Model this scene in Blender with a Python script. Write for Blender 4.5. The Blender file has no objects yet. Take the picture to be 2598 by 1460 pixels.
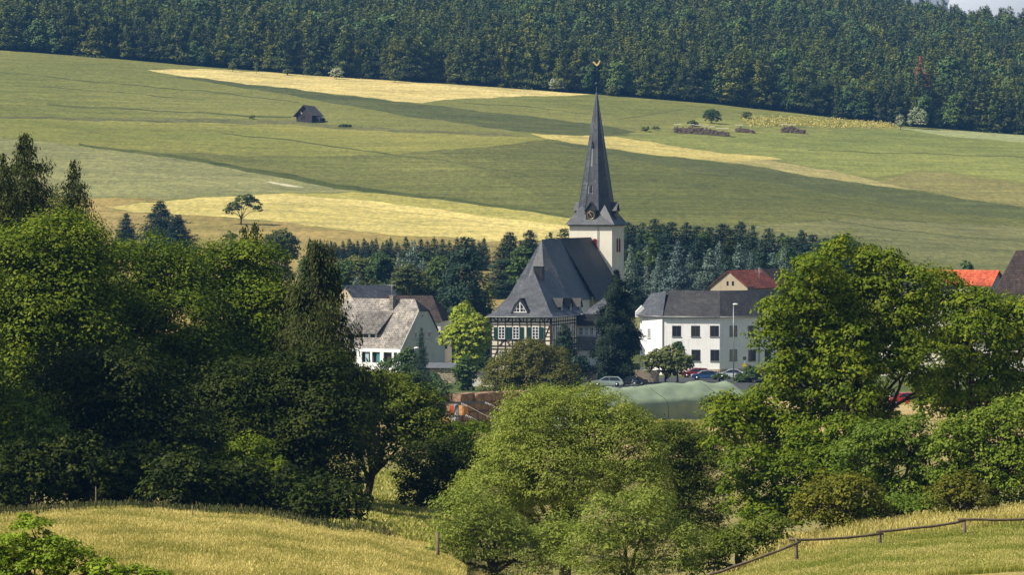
import bpy, bmesh, math, random
import numpy as np
from mathutils import Vector, Matrix
from mathutils.geometry import delaunay_2d_cdt

# ------------------------------------------------------------------ camera, world, sun, exposure
SC = bpy.context.scene
COL = SC.collection
F = 10580.0            # focal length in photo pixels (photo 2598 wide)
CX, HY = 1299.0, 500.0 # photo column straight ahead, photo row of eye level
CZ = 30.0
cam = bpy.data.cameras.new('camera')
cam.sensor_width = 36.0
cam.lens = 36.0 * F / 2598.0
cam.shift_y = -(730.0 - HY) / 2598.0
cam.clip_start = 1.0
cam.clip_end = 20000.0
camo = bpy.data.objects.new('camera', cam)
COL.objects.link(camo)
camo.location = (0, 0, CZ)
camo.rotation_euler = (math.radians(90), 0, 0)
SC.camera = camo

SUN_EL = math.radians(47)
TO_SUN = Vector((-0.93, -0.37, 0)).normalized()
W = bpy.data.worlds.new('World')
SC.world = W
W.use_nodes = True
_nt = W.node_tree
_bg = _nt.nodes['Background']
_sky = _nt.nodes.new('ShaderNodeTexSky')
_sky.sky_type = 'NISHITA'
_sky.sun_disc = False
_sky.sun_elevation = SUN_EL
_sky.sun_rotation = math.atan2(TO_SUN.x, TO_SUN.y)
_sky.air_density = 1.3
_sky.dust_density = 2.5
_nt.links.new(_sky.outputs[0], _bg.inputs[0])
_bg.inputs[1].default_value = 0.07
sl = bpy.data.lights.new('sun', 'SUN')
sl.energy = 4.8
sl.angle = math.radians(0.53)
sl.color = (1.0, 0.93, 0.80)
suno = bpy.data.objects.new('sun', sl)
COL.objects.link(suno)
sd = Vector((TO_SUN.x * math.cos(SUN_EL), TO_SUN.y * math.cos(SUN_EL), math.sin(SUN_EL)))
suno.rotation_euler = (-sd).to_track_quat('-Z', 'Y').to_euler()
suno.location = (0, 0, 300)
SC.view_settings.view_transform = 'Standard'
SC.view_settings.look = 'None'
SC.view_settings.exposure = 0.44
SC.view_settings.gamma = 1.0
SC.cycles.max_bounces = 6
SC.cycles.diffuse_bounces = 3
SC.cycles.transmission_bounces = 4
SC.cycles.volume_bounces = 0
SC.cycles.transparent_max_bounces = 6
HAZE = 0.000085

# ------------------------------------------------------------------ helpers
def tag(o, label=None, cat=None, group=None, kind=None):
    if label: o['label'] = label
    if cat: o['category'] = cat
    if group: o['group'] = group
    if kind: o['kind'] = kind
    return o

def empty(name, loc=(0, 0, 0), rz=0.0, label=None, cat=None, group=None):
    o = bpy.data.objects.new(name, None)
    o.empty_display_size = 0.5
    COL.objects.link(o)
    o.location = loc
    o.rotation_euler = (0, 0, rz)
    return tag(o, label, cat, group)

def link_mesh(name, me, mats, parent=None):
    o = bpy.data.objects.new(name, me)
    COL.objects.link(o)
    for m in (mats if isinstance(mats, (list, tuple)) else [mats]):
        if me.materials.find(m.name) < 0:
            me.materials.append(m)
    if parent: o.parent = parent
    return o

def copy_tree(o, parent=None):
    c = o.copy()
    COL.objects.link(c)
    c.parent = parent
    for ch in list(o.children):
        copy_tree(ch, c)
    return c

class MB:
    def __init__(s):
        s.v = []; s.f = []; s.sm = []
    def add(s, vs, fs, smooth=False):
        n = len(s.v)
        s.v += [tuple(p) for p in vs]
        s.f += [tuple(i + n for i in f) for f in fs]
        s.sm += [smooth] * len(fs)
        return s
    def box(s, x0, x1, y0, y1, z0, z1):
        return s.add([(x0, y0, z0), (x1, y0, z0), (x1, y1, z0), (x0, y1, z0), (x0, y0, z1), (x1, y0, z1), (x1, y1, z1), (x0, y1, z1)],
                     [(0, 3, 2, 1), (4, 5, 6, 7), (0, 1, 5, 4), (1, 2, 6, 5), (2, 3, 7, 6), (3, 0, 4, 7)])
    def poly(s, pts):
        return s.add(pts, [tuple(range(len(pts)))])
    def slab(s, pts, off):
        # polygon thickened by vector off
        n = len(pts)
        o = Vector(off)
        q = [tuple(Vector(p) + o) for p in pts]
        fs = [tuple(range(n)), tuple(range(2 * n - 1, n - 1, -1))]
        for i in range(n):
            j = (i + 1) % n
            fs.append((i, i + n, j + n, j))
        return s.add(list(pts) + q, fs)
    def beam(s, a, b, w, d, nrm=(0, -1, 0)):
        a = Vector(a); b = Vector(b); n = Vector(nrm).normalized()
        t = (b - a).normalized()
        u = t.cross(n).normalized() * (w / 2)
        return s.slab([a - u, b - u, b + u, a + u], n * d)
    def tube(s, pts, rad, n=8, cap=True):
        pts = [Vector(p) for p in pts]
        if not isinstance(rad, (list, tuple)): rad = [rad] * len(pts)
        vs = []; fs = []
        for i, p in enumerate(pts):
            t = (pts[min(i + 1, len(pts) - 1)] - pts[max(i - 1, 0)]).normalized()
            a = t.orthogonal().normalized() if i == 0 else (pa - t * pa.dot(t)).normalized()
            pa = a
            b = t.cross(a)
            for k in range(n):
                an = 2 * math.pi * k / n
                vs.append(p + (a * math.cos(an) + b * math.sin(an)) * rad[i])
        for i in range(len(pts) - 1):
            for k in range(n):
                k2 = (k + 1) % n
                fs.append((i * n + k, i * n + k2, (i + 1) * n + k2, (i + 1) * n + k))
        if cap:
            fs.append(tuple(range(n - 1, -1, -1)))
            m = (len(pts) - 1) * n
            fs.append(tuple(m + k for k in range(n)))
        return s.add(vs, fs, True)
    def ball(s, c, rx, ry=None, rz=None, nu=12, nv=8):
        ry = rx if ry is None else ry; rz = rx if rz is None else rz
        vs = [(c[0], c[1], c[2] - rz)]
        for j in range(1, nv):
            ph = -math.pi / 2 + math.pi * j / nv
            for i in range(nu):
                th = 2 * math.pi * i / nu
                vs.append((c[0] + rx * math.cos(ph) * math.cos(th), c[1] + ry * math.cos(ph) * math.sin(th), c[2] + rz * math.sin(ph)))
        vs.append((c[0], c[1], c[2] + rz))
        fs = [(0, 1 + (i + 1) % nu, 1 + i) for i in range(nu)]
        for j in range(nv - 2):
            for i in range(nu):
                a = 1 + j * nu
                fs.append((a + i, a + (i + 1) % nu, a + nu + (i + 1) % nu, a + nu + i))
        t = len(vs) - 1; a = 1 + (nv - 2) * nu
        fs += [(a + i, a + (i + 1) % nu, t) for i in range(nu)]
        return s.add(vs, fs, True)
    def build(s, name, m, parent=None):
        me = bpy.data.meshes.new(name)
        me.from_pydata([tuple(p) for p in s.v], [], s.f)
        me.polygons.foreach_set('use_smooth', s.sm)
        me.update()
        bm = bmesh.new(); bm.from_mesh(me)
        bmesh.ops.recalc_face_normals(bm, faces=bm.faces)
        bm.to_mesh(me); bm.free()
        return link_mesh(name, me, m, parent)

def arr_mesh(name, V, Q, var=None):
    me = bpy.data.meshes.new(name)
    nv, nf, k = len(V), len(Q), Q.shape[1]
    me.vertices.add(nv)
    me.vertices.foreach_set('co', np.ascontiguousarray(V, dtype=np.float32).ravel())
    me.loops.add(nf * k)
    me.loops.foreach_set('vertex_index', np.ascontiguousarray(Q, dtype=np.int32).ravel())
    me.polygons.add(nf)
    me.polygons.foreach_set('loop_start', np.arange(0, nf * k, k, dtype=np.int32))
    if var is not None:
        at = me.attributes.new('var', 'FLOAT', 'FACE')
        at.data.foreach_set('value', np.ascontiguousarray(var, dtype=np.float32))
    me.update(calc_edges=True)
    return me

# ------------------------------------------------------------------ materials
def nodes_of(m):
    m.use_nodes = True
    nt = m.node_tree
    return nt, nt.nodes, nt.links

def tex_coord(nt, scale=(1, 1, 1), src='Object'):
    tc = nt.nodes.new('ShaderNodeTexCoord'); mp = nt.nodes.new('ShaderNodeMapping')
    mp.inputs['Scale'].default_value = scale
    nt.links.new(tc.outputs[src], mp.inputs[0])
    return mp.outputs[0]

def noise(nt, vec, scale, detail=4, rough=0.6):
    n = nt.nodes.new('ShaderNodeTexNoise')
    n.inputs['Scale'].default_value = scale; n.inputs['Detail'].default_value = detail
    n.inputs['Roughness'].default_value = rough
    nt.links.new(vec, n.inputs['Vector'])
    return n.outputs['Fac']

def ramp(nt, fac, stops):
    r = nt.nodes.new('ShaderNodeValToRGB')
    el = r.color_ramp.elements
    while len(el) < len(stops): el.new(0.5)
    for e, (p, c) in zip(el, stops):
        e.position = p; e.color = (*c, 1)
    nt.links.new(fac, r.inputs[0])
    return r.outputs[0]

def mixc(nt, a, b, fac, mode='MIX'):
    m = nt.nodes.new('ShaderNodeMix'); m.data_type = 'RGBA'; m.blend_type = mode
    for sock, val in ((m.inputs[6], a), (m.inputs[7], b)):
        if hasattr(val, 'links'): nt.links.new(val, sock)
        else: sock.default_value = (*val, 1)
    if hasattr(fac, 'links'): nt.links.new(fac, m.inputs[0])
    else: m.inputs[0].default_value = fac
    return m.outputs[2]

def bump(nt, fac, dist, strength=0.6):
    b = nt.nodes.new('ShaderNodeBump')
    b.inputs['Distance'].default_value = dist; b.inputs['Strength'].default_value = strength
    nt.links.new(fac, b.inputs['Height'])
    return b.outputs[0]

def simple(name, c1, c2=None, scale=1.0, rough=0.8, bmp=0.0, metal=0.0, spec=0.3, sc3=(1, 1, 1), lo=0.3, hi=0.7, fine=None):
    m = bpy.data.materials.new(name)
    nt, N, L = nodes_of(m)
    p = N['Principled BSDF']
    p.inputs['Roughness'].default_value = rough
    p.inputs['Metallic'].default_value = metal
    p.inputs['Specular IOR Level'].default_value = spec
    if c2 is None:
        c2 = tuple(c * 0.8 for c in c1)
    v = tex_coord(nt, sc3)
    f = noise(nt, v, scale, 6)
    col = ramp(nt, f, [(lo, c2), (hi, c1)])
    if fine:
        f2 = noise(nt, v, fine[0], 3)
        d = ramp(nt, f2, [(0.3, (1 - fine[1],) * 3), (0.7, (1 + fine[1] * 0.5,) * 3)])
        col = mixc(nt, col, d, 1.0, 'MULTIPLY')
    if 'plaster' in name or 'render' in name:
        fn = noise(nt, tex_coord(nt, (1, 1, 0.12)), 1.8, 4, 0.7)
        col = mixc(nt, col, ramp(nt, fn, [(0.25, (0.80, 0.79, 0.76)), (0.5, (1, 1, 1))]), 0.8, 'MULTIPLY')
    L.new(col, p.inputs['Base Color'])
    if bmp: L.new(bump(nt, f, bmp), p.inputs['Normal'])
    return m

def brickmat(name, c1, c2, mortar, w, h, ms=0.01, rough=0.75, offset=0.5, axis='xz', spec=0.3, bmp=0.02):
    m = bpy.data.materials.new(name)
    nt, N, L = nodes_of(m)
    p = N['Principled BSDF']; p.inputs['Roughness'].default_value = rough
    p.inputs['Specular IOR Level'].default_value = spec
    tc = N.new('ShaderNodeTexCoord'); se = N.new('ShaderNodeSeparateXYZ'); co = N.new('ShaderNodeCombineXYZ')
    ad = N.new('ShaderNodeMath'); ad.operation = 'ADD'
    L.new(tc.outputs['Object'], se.inputs[0])
    L.new(se.outputs[0], ad.inputs[0]); L.new(se.outputs[1], ad.inputs[1])
    L.new(ad.outputs[0], co.inputs[0]); L.new(se.outputs[2], co.inputs[1])
    b = N.new('ShaderNodeTexBrick')
    L.new(co.outputs[0], b.inputs['Vector'])
    b.inputs['Scale'].default_value = 1.0
    b.inputs['Brick Width'].default_value = w; b.inputs['Row Height'].default_value = h
    b.inputs['Mortar Size'].default_value = ms
    b.inputs['Color1'].default_value = (*c1, 1); b.inputs['Color2'].default_value = (*c2, 1); b.inputs['Mortar'].default_value = (*mortar, 1)
    b.offset = offset
    f = noise(nt, tex_coord(nt), 0.7, 5)
    d = ramp(nt, f, [(0.3, (0.72, 0.72, 0.72)), (0.7, (1.15, 1.15, 1.15))])
    col = mixc(nt, b.outputs['Color'], d, 1.0, 'MULTIPLY')
    for sc_, k_, a_ in (((1, 1, 0.18), 1.6, 0.22), ((1, 1, 1), 2.6, 0.30), ((1, 1, 1), 0.22, 0.25)):
        fn = noise(nt, tex_coord(nt, sc_), k_, 3, 0.6)
        col = mixc(nt, col, ramp(nt, fn, [(0.33, (1 - a_,) * 3), (0.5, (1, 1, 1)), (0.68, (1 + a_ * 1.3, 1 + a_ * 1.2, 1 + a_))]), 1.0, 'MULTIPLY')
    L.new(col, p.inputs['Base Color'])
    if bmp: L.new(bump(nt, b.outputs['Fac'], -bmp), p.inputs['Normal'])
    return m

def leafmat(name, dark, mid, light, transl=0.25, objvar=0.25, spec=0.12):
    m = bpy.data.materials.new(name)
    nt, N, L = nodes_of(m)
    p = N['Principled BSDF']; out = N['Material Output']
    p.inputs['Roughness'].default_value = 0.62
    p.inputs['Specular IOR Level'].default_value = spec
    at = N.new('ShaderNodeAttribute'); at.attribute_name = 'var'
    col = ramp(nt, at.outputs['Fac'], [(0.0, dark), (0.5, mid), (1.0, light)])
    if objvar:
        oi = N.new('ShaderNodeObjectInfo')
        v = ramp(nt, oi.outputs['Random'], [(0.0, (1 - objvar, 1 - objvar, 1 - objvar * 0.4)), (0.5, (1, 1, 1)), (1.0, (1 + objvar * 1.0, 1 + objvar * 0.55, 1 - objvar * 0.2))])
        col = mixc(nt, col, v, 1.0, 'MULTIPLY')
    L.new(col, p.inputs['Base Color'])
    if transl:
        tr = N.new('ShaderNodeBsdfTranslucent')
        tc = mixc(nt, col, (1.1, 1.25, 0.5), 1.0, 'MULTIPLY')
        L.new(tc, tr.inputs[0])
        mx = N.new('ShaderNodeMixShader'); mx.inputs[0].default_value = transl
        L.new(p.outputs[0], mx.inputs[1]); L.new(tr.outputs[0], mx.inputs[2])
        L.new(mx.outputs[0], out.inputs[0])
    return m

def fieldmat(name, c_lo, c_hi, scale=0.02, sx=1.0, sy=1.0, lo=0.32, hi=0.68, fine=0.5, rot=0.0, rows=0.0, c3=None, f3=0.004):
    m = bpy.data.materials.new(name)
    nt, N, L = nodes_of(m)
    p = N['Principled BSDF']; p.inputs['Roughness'].default_value = 0.95
    p.inputs['Specular IOR Level'].default_value = 0.05
    tc = N.new('ShaderNodeTexCoord'); mp = N.new('ShaderNodeMapping')
    mp.inputs['Rotation'].default_value = (0, 0, rot); mp.inputs['Scale'].default_value = (sx, sy, 1)
    L.new(tc.outputs['Object'], mp.inputs[0])
    f = noise(nt, mp.outputs[0], scale, 6, 0.62)
    col = ramp(nt, f, [(lo, c_lo), (hi, c_hi)])
    f2 = noise(nt, mp.outputs[0], fine, 3, 0.7)
    d = ramp(nt, f2, [(0.28, (0.66, 0.70, 0.70)), (0.72, (1.28, 1.24, 1.12))])
    col = mixc(nt, col, d, 1.0, 'MULTIPLY')
    if fine <= 0.5:
        # drilled rows run up the slope: fine grain, long patches across it
        for sc_, k, a_ in (((1.1, 0.13, 1), 1.0, 0.26), ((0.025, 0.10, 1), 1.0, 0.24), ((0.006, 0.022, 1), 1.0, 0.16)):
            m2 = N.new('ShaderNodeMapping'); m2.inputs['Scale'].default_value = sc_
            m2.inputs['Rotation'].default_value = (0, 0, rot)
            L.new(tc.outputs['Object'], m2.inputs[0])
            fn = noise(nt, m2.outputs[0], k, 4, 0.7)
            dd = ramp(nt, fn, [(0.30, (1 - a_, 1 - a_ * 0.92, 1 - a_ * 0.9)), (0.70, (1 + a_ * 0.75, 1 + a_ * 0.68, 1 + a_ * 0.45))])
            col = mixc(nt, col, dd, 1.0, 'MULTIPLY')
    if c3:
        f3n = noise(nt, mp.outputs[0], f3, 3, 0.5)
        r3 = ramp(nt, f3n, [(0.38, (0, 0, 0)), (0.72, (1, 1, 1))])
        col = mixc(nt, col, c3, mixc(nt, (0, 0, 0), r3, 0.45))
    if rows:
        wv = N.new('ShaderNodeTexWave'); wv.wave_type = 'BANDS'; wv.bands_direction = 'Y'
        wv.inputs['Scale'].default_value = rows; wv.inputs['Distortion'].default_value = 2.5; wv.inputs['Detail'].default_value = 2
        L.new(mp.outputs[0], wv.inputs['Vector'])
        d2 = ramp(nt, wv.outputs['Fac'], [(0.0, (0.80, 0.84, 0.85)), (0.35, (1, 1, 1))])
        col = mixc(nt, col, d2, 0.8, 'MULTIPLY')
    L.new(col, p.inputs['Base Color'])
    L.new(bump(nt, f2, 0.5, 0.7), p.inputs['Normal'])
    return m

M = {}
M['wall_cream'] = simple('cream_plaster', (0.84, 0.79, 0.68), (0.74, 0.69, 0.58), 0.5, 0.9, 0.01)
M['wall_white'] = simple('white_plaster', (0.83, 0.83, 0.83), (0.76, 0.76, 0.76), 0.4, 0.9, 0.01, fine=(3, 0.06))
M['wall_grey'] = simple('pale_grey_render', (0.74, 0.71, 0.63), (0.64, 0.61, 0.55), 0.5, 0.9, 0.01)
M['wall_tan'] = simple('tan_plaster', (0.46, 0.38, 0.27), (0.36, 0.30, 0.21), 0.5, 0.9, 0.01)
M['panel_white'] = simple('infill_plaster', (0.78, 0.72, 0.62), (0.66, 0.58, 0.47), 0.9, 0.9, 0.01)
M['timber'] = simple('dark_timber', (0.045, 0.026, 0.018), (0.022, 0.014, 0.010), 2.0, 0.8)
M['slate'] = brickmat('slate_roof', (0.080, 0.085, 0.098), (0.056, 0.062, 0.075), (0.030, 0.034, 0.042), 0.34, 0.16, 0.012, 0.50, spec=0.5)
M['slate_dark'] = brickmat('dark_slate_roof', (0.036, 0.037, 0.042), (0.025, 0.026, 0.030), (0.012, 0.012, 0.015), 0.34, 0.16, 0.012, 0.6, spec=0.3)
M['slate_brown'] = brickmat('weathered_slate_roof', (0.046, 0.043, 0.043), (0.030, 0.029, 0.031), (0.02, 0.02, 0.022), 0.34, 0.16, 0.012, 0.6, spec=0.35)
M['tile_grey'] = brickmat('grey_tile_roof', (0.37, 0.34, 0.31), (0.25, 0.23, 0.21), (0.13, 0.12, 0.11), 0.33, 0.26, 0.03, 0.9, spec=0.1, bmp=0.05)
M['tile_greydark'] = brickmat('grey_tile_roof_weathered', (0.22, 0.205, 0.19), (0.15, 0.14, 0.13), (0.08, 0.075, 0.07), 0.33, 0.26, 0.03, 0.9, spec=0.1, bmp=0.05)
M['tile_red'] = brickmat('red_tile_roof', (0.27, 0.075, 0.05), (0.18, 0.052, 0.038), (0.10, 0.03, 0.02), 0.3, 0.33, 0.04, 0.8, spec=0.2, bmp=0.05)
M['tile_orange'] = brickmat('orange_tile_roof', (0.60, 0.12, 0.05), (0.50, 0.10, 0.045), (0.25, 0.05, 0.03), 0.3, 0.33, 0.03, 0.8, spec=0.2, bmp=0.05)
M['tile_brown'] = brickmat('brown_tile_roof', (0.075, 0.052, 0.045), (0.05, 0.036, 0.032), (0.025, 0.02, 0.018), 0.3, 0.33, 0.03, 0.8, spec=0.2, bmp=0.05)
M['rubble'] = brickmat('rubble_stone', (0.42, 0.33, 0.23), (0.27, 0.20, 0.15), (0.52, 0.46, 0.36), 0.55, 0.28, 0.05, 0.95, bmp=0.04)
M['glass'] = simple('window_glass', (0.020, 0.024, 0.032), (0.012, 0.015, 0.02), 1.5, 0.12, spec=0.6)
M['curtain'] = simple('tan_curtain', (0.34, 0.30, 0.22), (0.22, 0.20, 0.16), 3, 0.9)
M['paint_white'] = simple('white_paint', (0.80, 0.80, 0.80), (0.72, 0.72, 0.72), 2, 0.5)
M['paint_dark'] = simple('dark_frame_paint', (0.06, 0.06, 0.065), (0.04, 0.04, 0.045), 2, 0.5)
M['shutter'] = simple('green_shutter_paint', (0.008, 0.050, 0.042), (0.006, 0.036, 0.030), 2, 0.6)
M['red_paint'] = simple('red_louvre_paint', (0.40, 0.03, 0.03), (0.26, 0.02, 0.02), 4, 0.7)
M['metal_grey'] = simple('grey_metal', (0.35, 0.38, 0.37), (0.25, 0.28, 0.27), 3, 0.45, metal=0.6)
M['zinc'] = simple('zinc_pipe', (0.40, 0.40, 0.40), (0.28, 0.28, 0.28), 3, 0.5, metal=0.4)
M['gold'] = simple('gilded_metal', (0.95, 0.72, 0.30), (0.85, 0.60, 0.20), 3, 0.35, metal=0.7)
M['clock'] = simple('clock_dial', (0.020, 0.022, 0.026), (0.014, 0.016, 0.02), 3, 0.5)
M['teal'] = simple('teal_awning_cloth', (0.05, 0.24, 0.26), (0.03, 0.17, 0.19), 3, 0.8)
M['bark'] = simple('tree_bark', (0.075, 0.058, 0.042), (0.035, 0.028, 0.022), 3, 0.95, 0.03, sc3=(1, 1, 0.3))
M['wood_grey'] = simple('weathered_wood', (0.17, 0.14, 0.11), (0.09, 0.072, 0.058), 4, 0.9, 0.01)
M['wood_post'] = simple('fence_wood', (0.21, 0.16, 0.10), (0.10, 0.075, 0.05), 5, 0.9, 0.01)
M['wood_dark'] = simple('barn_boards', (0.055, 0.045, 0.05), (0.028, 0.024, 0.028), 1.5, 0.9, 0.02, sc3=(4, 4, 0.4))
M['barn_roof'] = simple('old_felt_roof', (0.115, 0.098, 0.098), (0.08, 0.066, 0.066), 1.0, 0.9, 0.02)
M['logs'] = simple('log_ends', (0.34, 0.23, 0.20), (0.11, 0.072, 0.068), 3.5, 0.9, 0.05, fine=(8, 0.5))
M['logs_pale'] = simple('sawn_log_cover', (0.75, 0.68, 0.62), (0.55, 0.47, 0.42), 1.5, 0.9, 0.02)
M['tarp'] = simple('green_tarpaulin', (0.30, 0.36, 0.23), (0.21, 0.27, 0.18), 0.5, 0.6, 0.10, spec=0.35)
M['hay'] = simple('brown_straw', (0.40, 0.27, 0.165), (0.13, 0.082, 0.056), 3.0, 0.95, 0.06, sc3=(1.3, 1.3, 0.5), fine=(14, 0.45))
M['hay_sunlit'] = simple('sun_painted_straw', (0.52, 0.28, 0.11), (0.36, 0.19, 0.08), 3.0, 0.95, 0.06, fine=(14, 0.4))  # sunlight on the bale ends put into a brighter straw colour
M['orange'] = simple('orange_plastic', (0.60, 0.09, 0.02), (0.45, 0.07, 0.02), 3, 0.6)
M['concrete'] = simple('pole_concrete', (0.27, 0.28, 0.29), (0.17, 0.18, 0.19), 3, 0.85, 0.01)
M['wire'] = simple('bright_wire', (0.42, 0.38, 0.33), (0.35, 0.31, 0.27), 3, 0.5, metal=0.3)
M['porcelain'] = simple('insulator_porcelain', (0.70, 0.72, 0.78), (0.6, 0.62, 0.68), 3, 0.3)
M['rubber'] = simple('tyre_rubber', (0.02, 0.02, 0.02), (0.015, 0.015, 0.015), 3, 0.9)
M['rim'] = simple('wheel_rim', (0.45, 0.45, 0.46), (0.35, 0.35, 0.36), 3, 0.35, metal=0.7)
M['skin'] = simple('skin', (0.50, 0.32, 0.24), (0.45, 0.28, 0.21), 5, 0.6)
M['navy'] = simple('navy_cloth', (0.018, 0.022, 0.05), (0.012, 0.014, 0.03), 8, 0.9)
M['jeans'] = simple('faded_jeans', (0.13, 0.15, 0.21), (0.09, 0.10, 0.15), 8, 0.9)
M['yellow'] = simple('yellow_sign', (0.75, 0.50, 0.03), (0.65, 0.42, 0.02), 3, 0.5)
M['asphalt'] = simple('asphalt', (0.062, 0.066, 0.07), (0.045, 0.048, 0.052), 0.3, 0.9, 0.01)
def paint(name, c):
    m = simple(name, c, tuple(x * 0.9 for x in c), 1, 0.25, metal=0.35, spec=0.6)
    m.node_tree.nodes['Principled BSDF'].inputs['Coat Weight'].default_value = 0.6
    return m

# foliage
L_ = {}
L_['oak'] = leafmat('oak_leaves', (0.0526, 0.0894, 0.0054), (0.1117, 0.1626, 0.0081), (0.2103, 0.2575, 0.0163), 0.25, 0.12)
L_['maple'] = leafmat('maple_leaves', (0.0583, 0.1013, 0.0056), (0.1207, 0.1785, 0.0079), (0.2314, 0.259, 0.0157), 0.28, 0.1)
L_['willow'] = leafmat('willow_leaves', (0.1368, 0.1832, 0.0287), (0.2259, 0.2749, 0.0448), (0.3447, 0.3895, 0.08), 0.28, 0.1)
L_['bush'] = leafmat('bush_leaves', (0.0725, 0.1267, 0.0121), (0.1328, 0.1993, 0.0193), (0.2173, 0.2777, 0.0362), 0.25, 0.15)
L_['bushy'] = leafmat('yellowing_bush_leaves', (0.08, 0.095, 0.008), (0.14, 0.15, 0.012), (0.22, 0.2, 0.022), 0.25, 0.1)
L_['hazel'] = leafmat('hazel_leaves', (0.0605, 0.088, 0.0088), (0.121, 0.1595, 0.0154), (0.22, 0.2475, 0.033), 0.3, 0.12)
L_['lime'] = leafmat('lime_green_leaves', (0.2, 0.25, 0.022), (0.32, 0.38, 0.04), (0.46, 0.5, 0.075), 0.3, 0.0)
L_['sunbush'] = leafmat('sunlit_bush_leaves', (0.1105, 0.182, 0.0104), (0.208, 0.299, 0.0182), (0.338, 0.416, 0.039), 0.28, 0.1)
L_['shade_darkoak'] = leafmat('shade_painted_oak_leaves', (0.012, 0.022, 0.002), (0.030, 0.046, 0.003), (0.066, 0.085, 0.006), 0.2, 0.12)  # leaf colour darkened to stand in for the shade under the oaks
L_['bronze'] = leafmat('bronze_leaves', (0.0686, 0.0707, 0.012), (0.1225, 0.1254, 0.02), (0.196, 0.1881, 0.034), 0.25, 0.0)
L_['olive'] = leafmat('olive_green_leaves', (0.070, 0.090, 0.028), (0.130, 0.155, 0.045), (0.215, 0.235, 0.075), 0.25, 0.15)
L_['green'] = leafmat('garden_green_leaves', (0.035, 0.070, 0.022), (0.070, 0.120, 0.034), (0.120, 0.175, 0.052), 0.25, 0.2)
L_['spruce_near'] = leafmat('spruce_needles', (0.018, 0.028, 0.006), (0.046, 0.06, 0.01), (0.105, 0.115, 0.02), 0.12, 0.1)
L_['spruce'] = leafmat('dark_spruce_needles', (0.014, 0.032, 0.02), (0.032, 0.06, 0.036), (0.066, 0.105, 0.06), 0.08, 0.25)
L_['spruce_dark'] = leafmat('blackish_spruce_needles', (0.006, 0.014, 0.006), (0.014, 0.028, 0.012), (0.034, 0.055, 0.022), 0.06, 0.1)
L_['bluespruce'] = leafmat('blue_spruce_needles', (0.0698, 0.1165, 0.0963), (0.1397, 0.2018, 0.1677), (0.2562, 0.326, 0.267), 0.08, 0.2)
L_['forest'] = leafmat('forest_needles', (0.0334, 0.0579, 0.0153), (0.0917, 0.124, 0.029), (0.2001, 0.2205, 0.0495), 0.0, 0.5, 0.1)
L_['forest_broad'] = leafmat('forest_broad_leaves', (0.0403, 0.0747, 0.0207), (0.0805, 0.1323, 0.0345), (0.138, 0.1955, 0.0517), 0.0, 0.25, 0.1)
L_['dead'] = leafmat('dead_needles', (0.16, 0.06, 0.035), (0.26, 0.10, 0.05), (0.34, 0.15, 0.08), 0.0, 0.1)
L_['blossom'] = leafmat('elder_blossom', (0.14, 0.18, 0.06), (0.32, 0.36, 0.20), (0.60, 0.60, 0.42), 0.1, 0.1)
L_['grass'] = leafmat('meadow_grass_blades', (0.177, 0.1892, 0.0388), (0.4246, 0.3657, 0.0999), (0.7077, 0.5801, 0.233), 0.25, 0.0, 0.1)
L_['grass2'] = leafmat('green_meadow_blades', (0.1422, 0.1929, 0.0315), (0.3319, 0.3344, 0.0694), (0.569, 0.4888, 0.1892), 0.25, 0.0, 0.1)
L_['weed'] = leafmat('rough_weeds', (0.030, 0.045, 0.014), (0.065, 0.080, 0.026), (0.150, 0.130, 0.060), 0.2, 0.0, 0.1)

# ------------------------------------------------------------------ terrain
COLS = np.array([-1500, -300, 0, 300, 600, 900, 1100, 1300, 1600, 1830, 2020, 2230, 2450, 2598, 2900, 4200], float)
ROWS = np.array([0, 5, 20, 60, 100, 140, 180, 200, 250, 300, 430, 600, 650, 700], float)
TAB = np.array([
    [-1.7] * 16,
    [-1.9] * 16,
    [-3.4] * 16,
    [-7.4] * 16,
    [-10.8] * 16,
    [-12.6, -12.6, -12.6, -12.6, -12.7, -13.0, -13.6, -15.0, -15.5, -14.6, -13.6, -13.0, -12.7, -12.6, -12.5, -12.5],
    [-14.2, -14.4, -14.4, -14.15, -14.35, -15.0, -15.8, -17.5, -18.0, -16.5, -15.85, -15.2, -14.9, -14.75, -14.6, -14.6],
    [-15.6, -15.6, -15.5, -15.15, -15.5, -16.3, -17.1, -19.0, -19.5, -18.5, -16.5, -15.8, -15.4, -15.15, -15.0, -15.0],
    [-19.0, -19.0, -19.0, -18.7, -18.5, -18.9, -19.3, -21.0, -22.0, -22.0, -21.5, -21.0, -20.5, -20.0, -20.0, -20.0],
    [-21.5, -21.5, -21.5, -21.4, -21.4, -21.4, -21.6, -22.3, -22.5, -22.5, -22.5, -22.5, -22.5, -22.5, -22.5, -22.5],
    [-23.6] * 16,
    [-27.2, -27.2, -27.2, -27.2, -27.2, -27.3, -27.3, -27.3, -27.3, -27.4, -27.4, -27.2, -26.8, -26.5, -26.5, -26.5],
    [-27.2, -27.2, -27.2, -27.2, -27.2, -27.4, -27.6, -27.8, -27.8, -27.8, -27.8, -27.2, -26.6, -26.2, -26.2, -26.2],
    [-24.0] * 16])
EX = np.array([-1500, 0, 300, 500, 800, 1200, 1500, 1800, 2050, 2300, 2598, 4200], float)
EY = np.array([90, 127, 150, 168, 192, 217, 239, 263, 291, 321, 343, 400], float)
RX = np.array([-1500, 0, 1800, 2150, 2300, 2598, 4200], float)
RY = np.array([-70, -70, -40, 20, 75, 112, 190], float)
DE, DR = 1450.0, 2150.0
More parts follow.
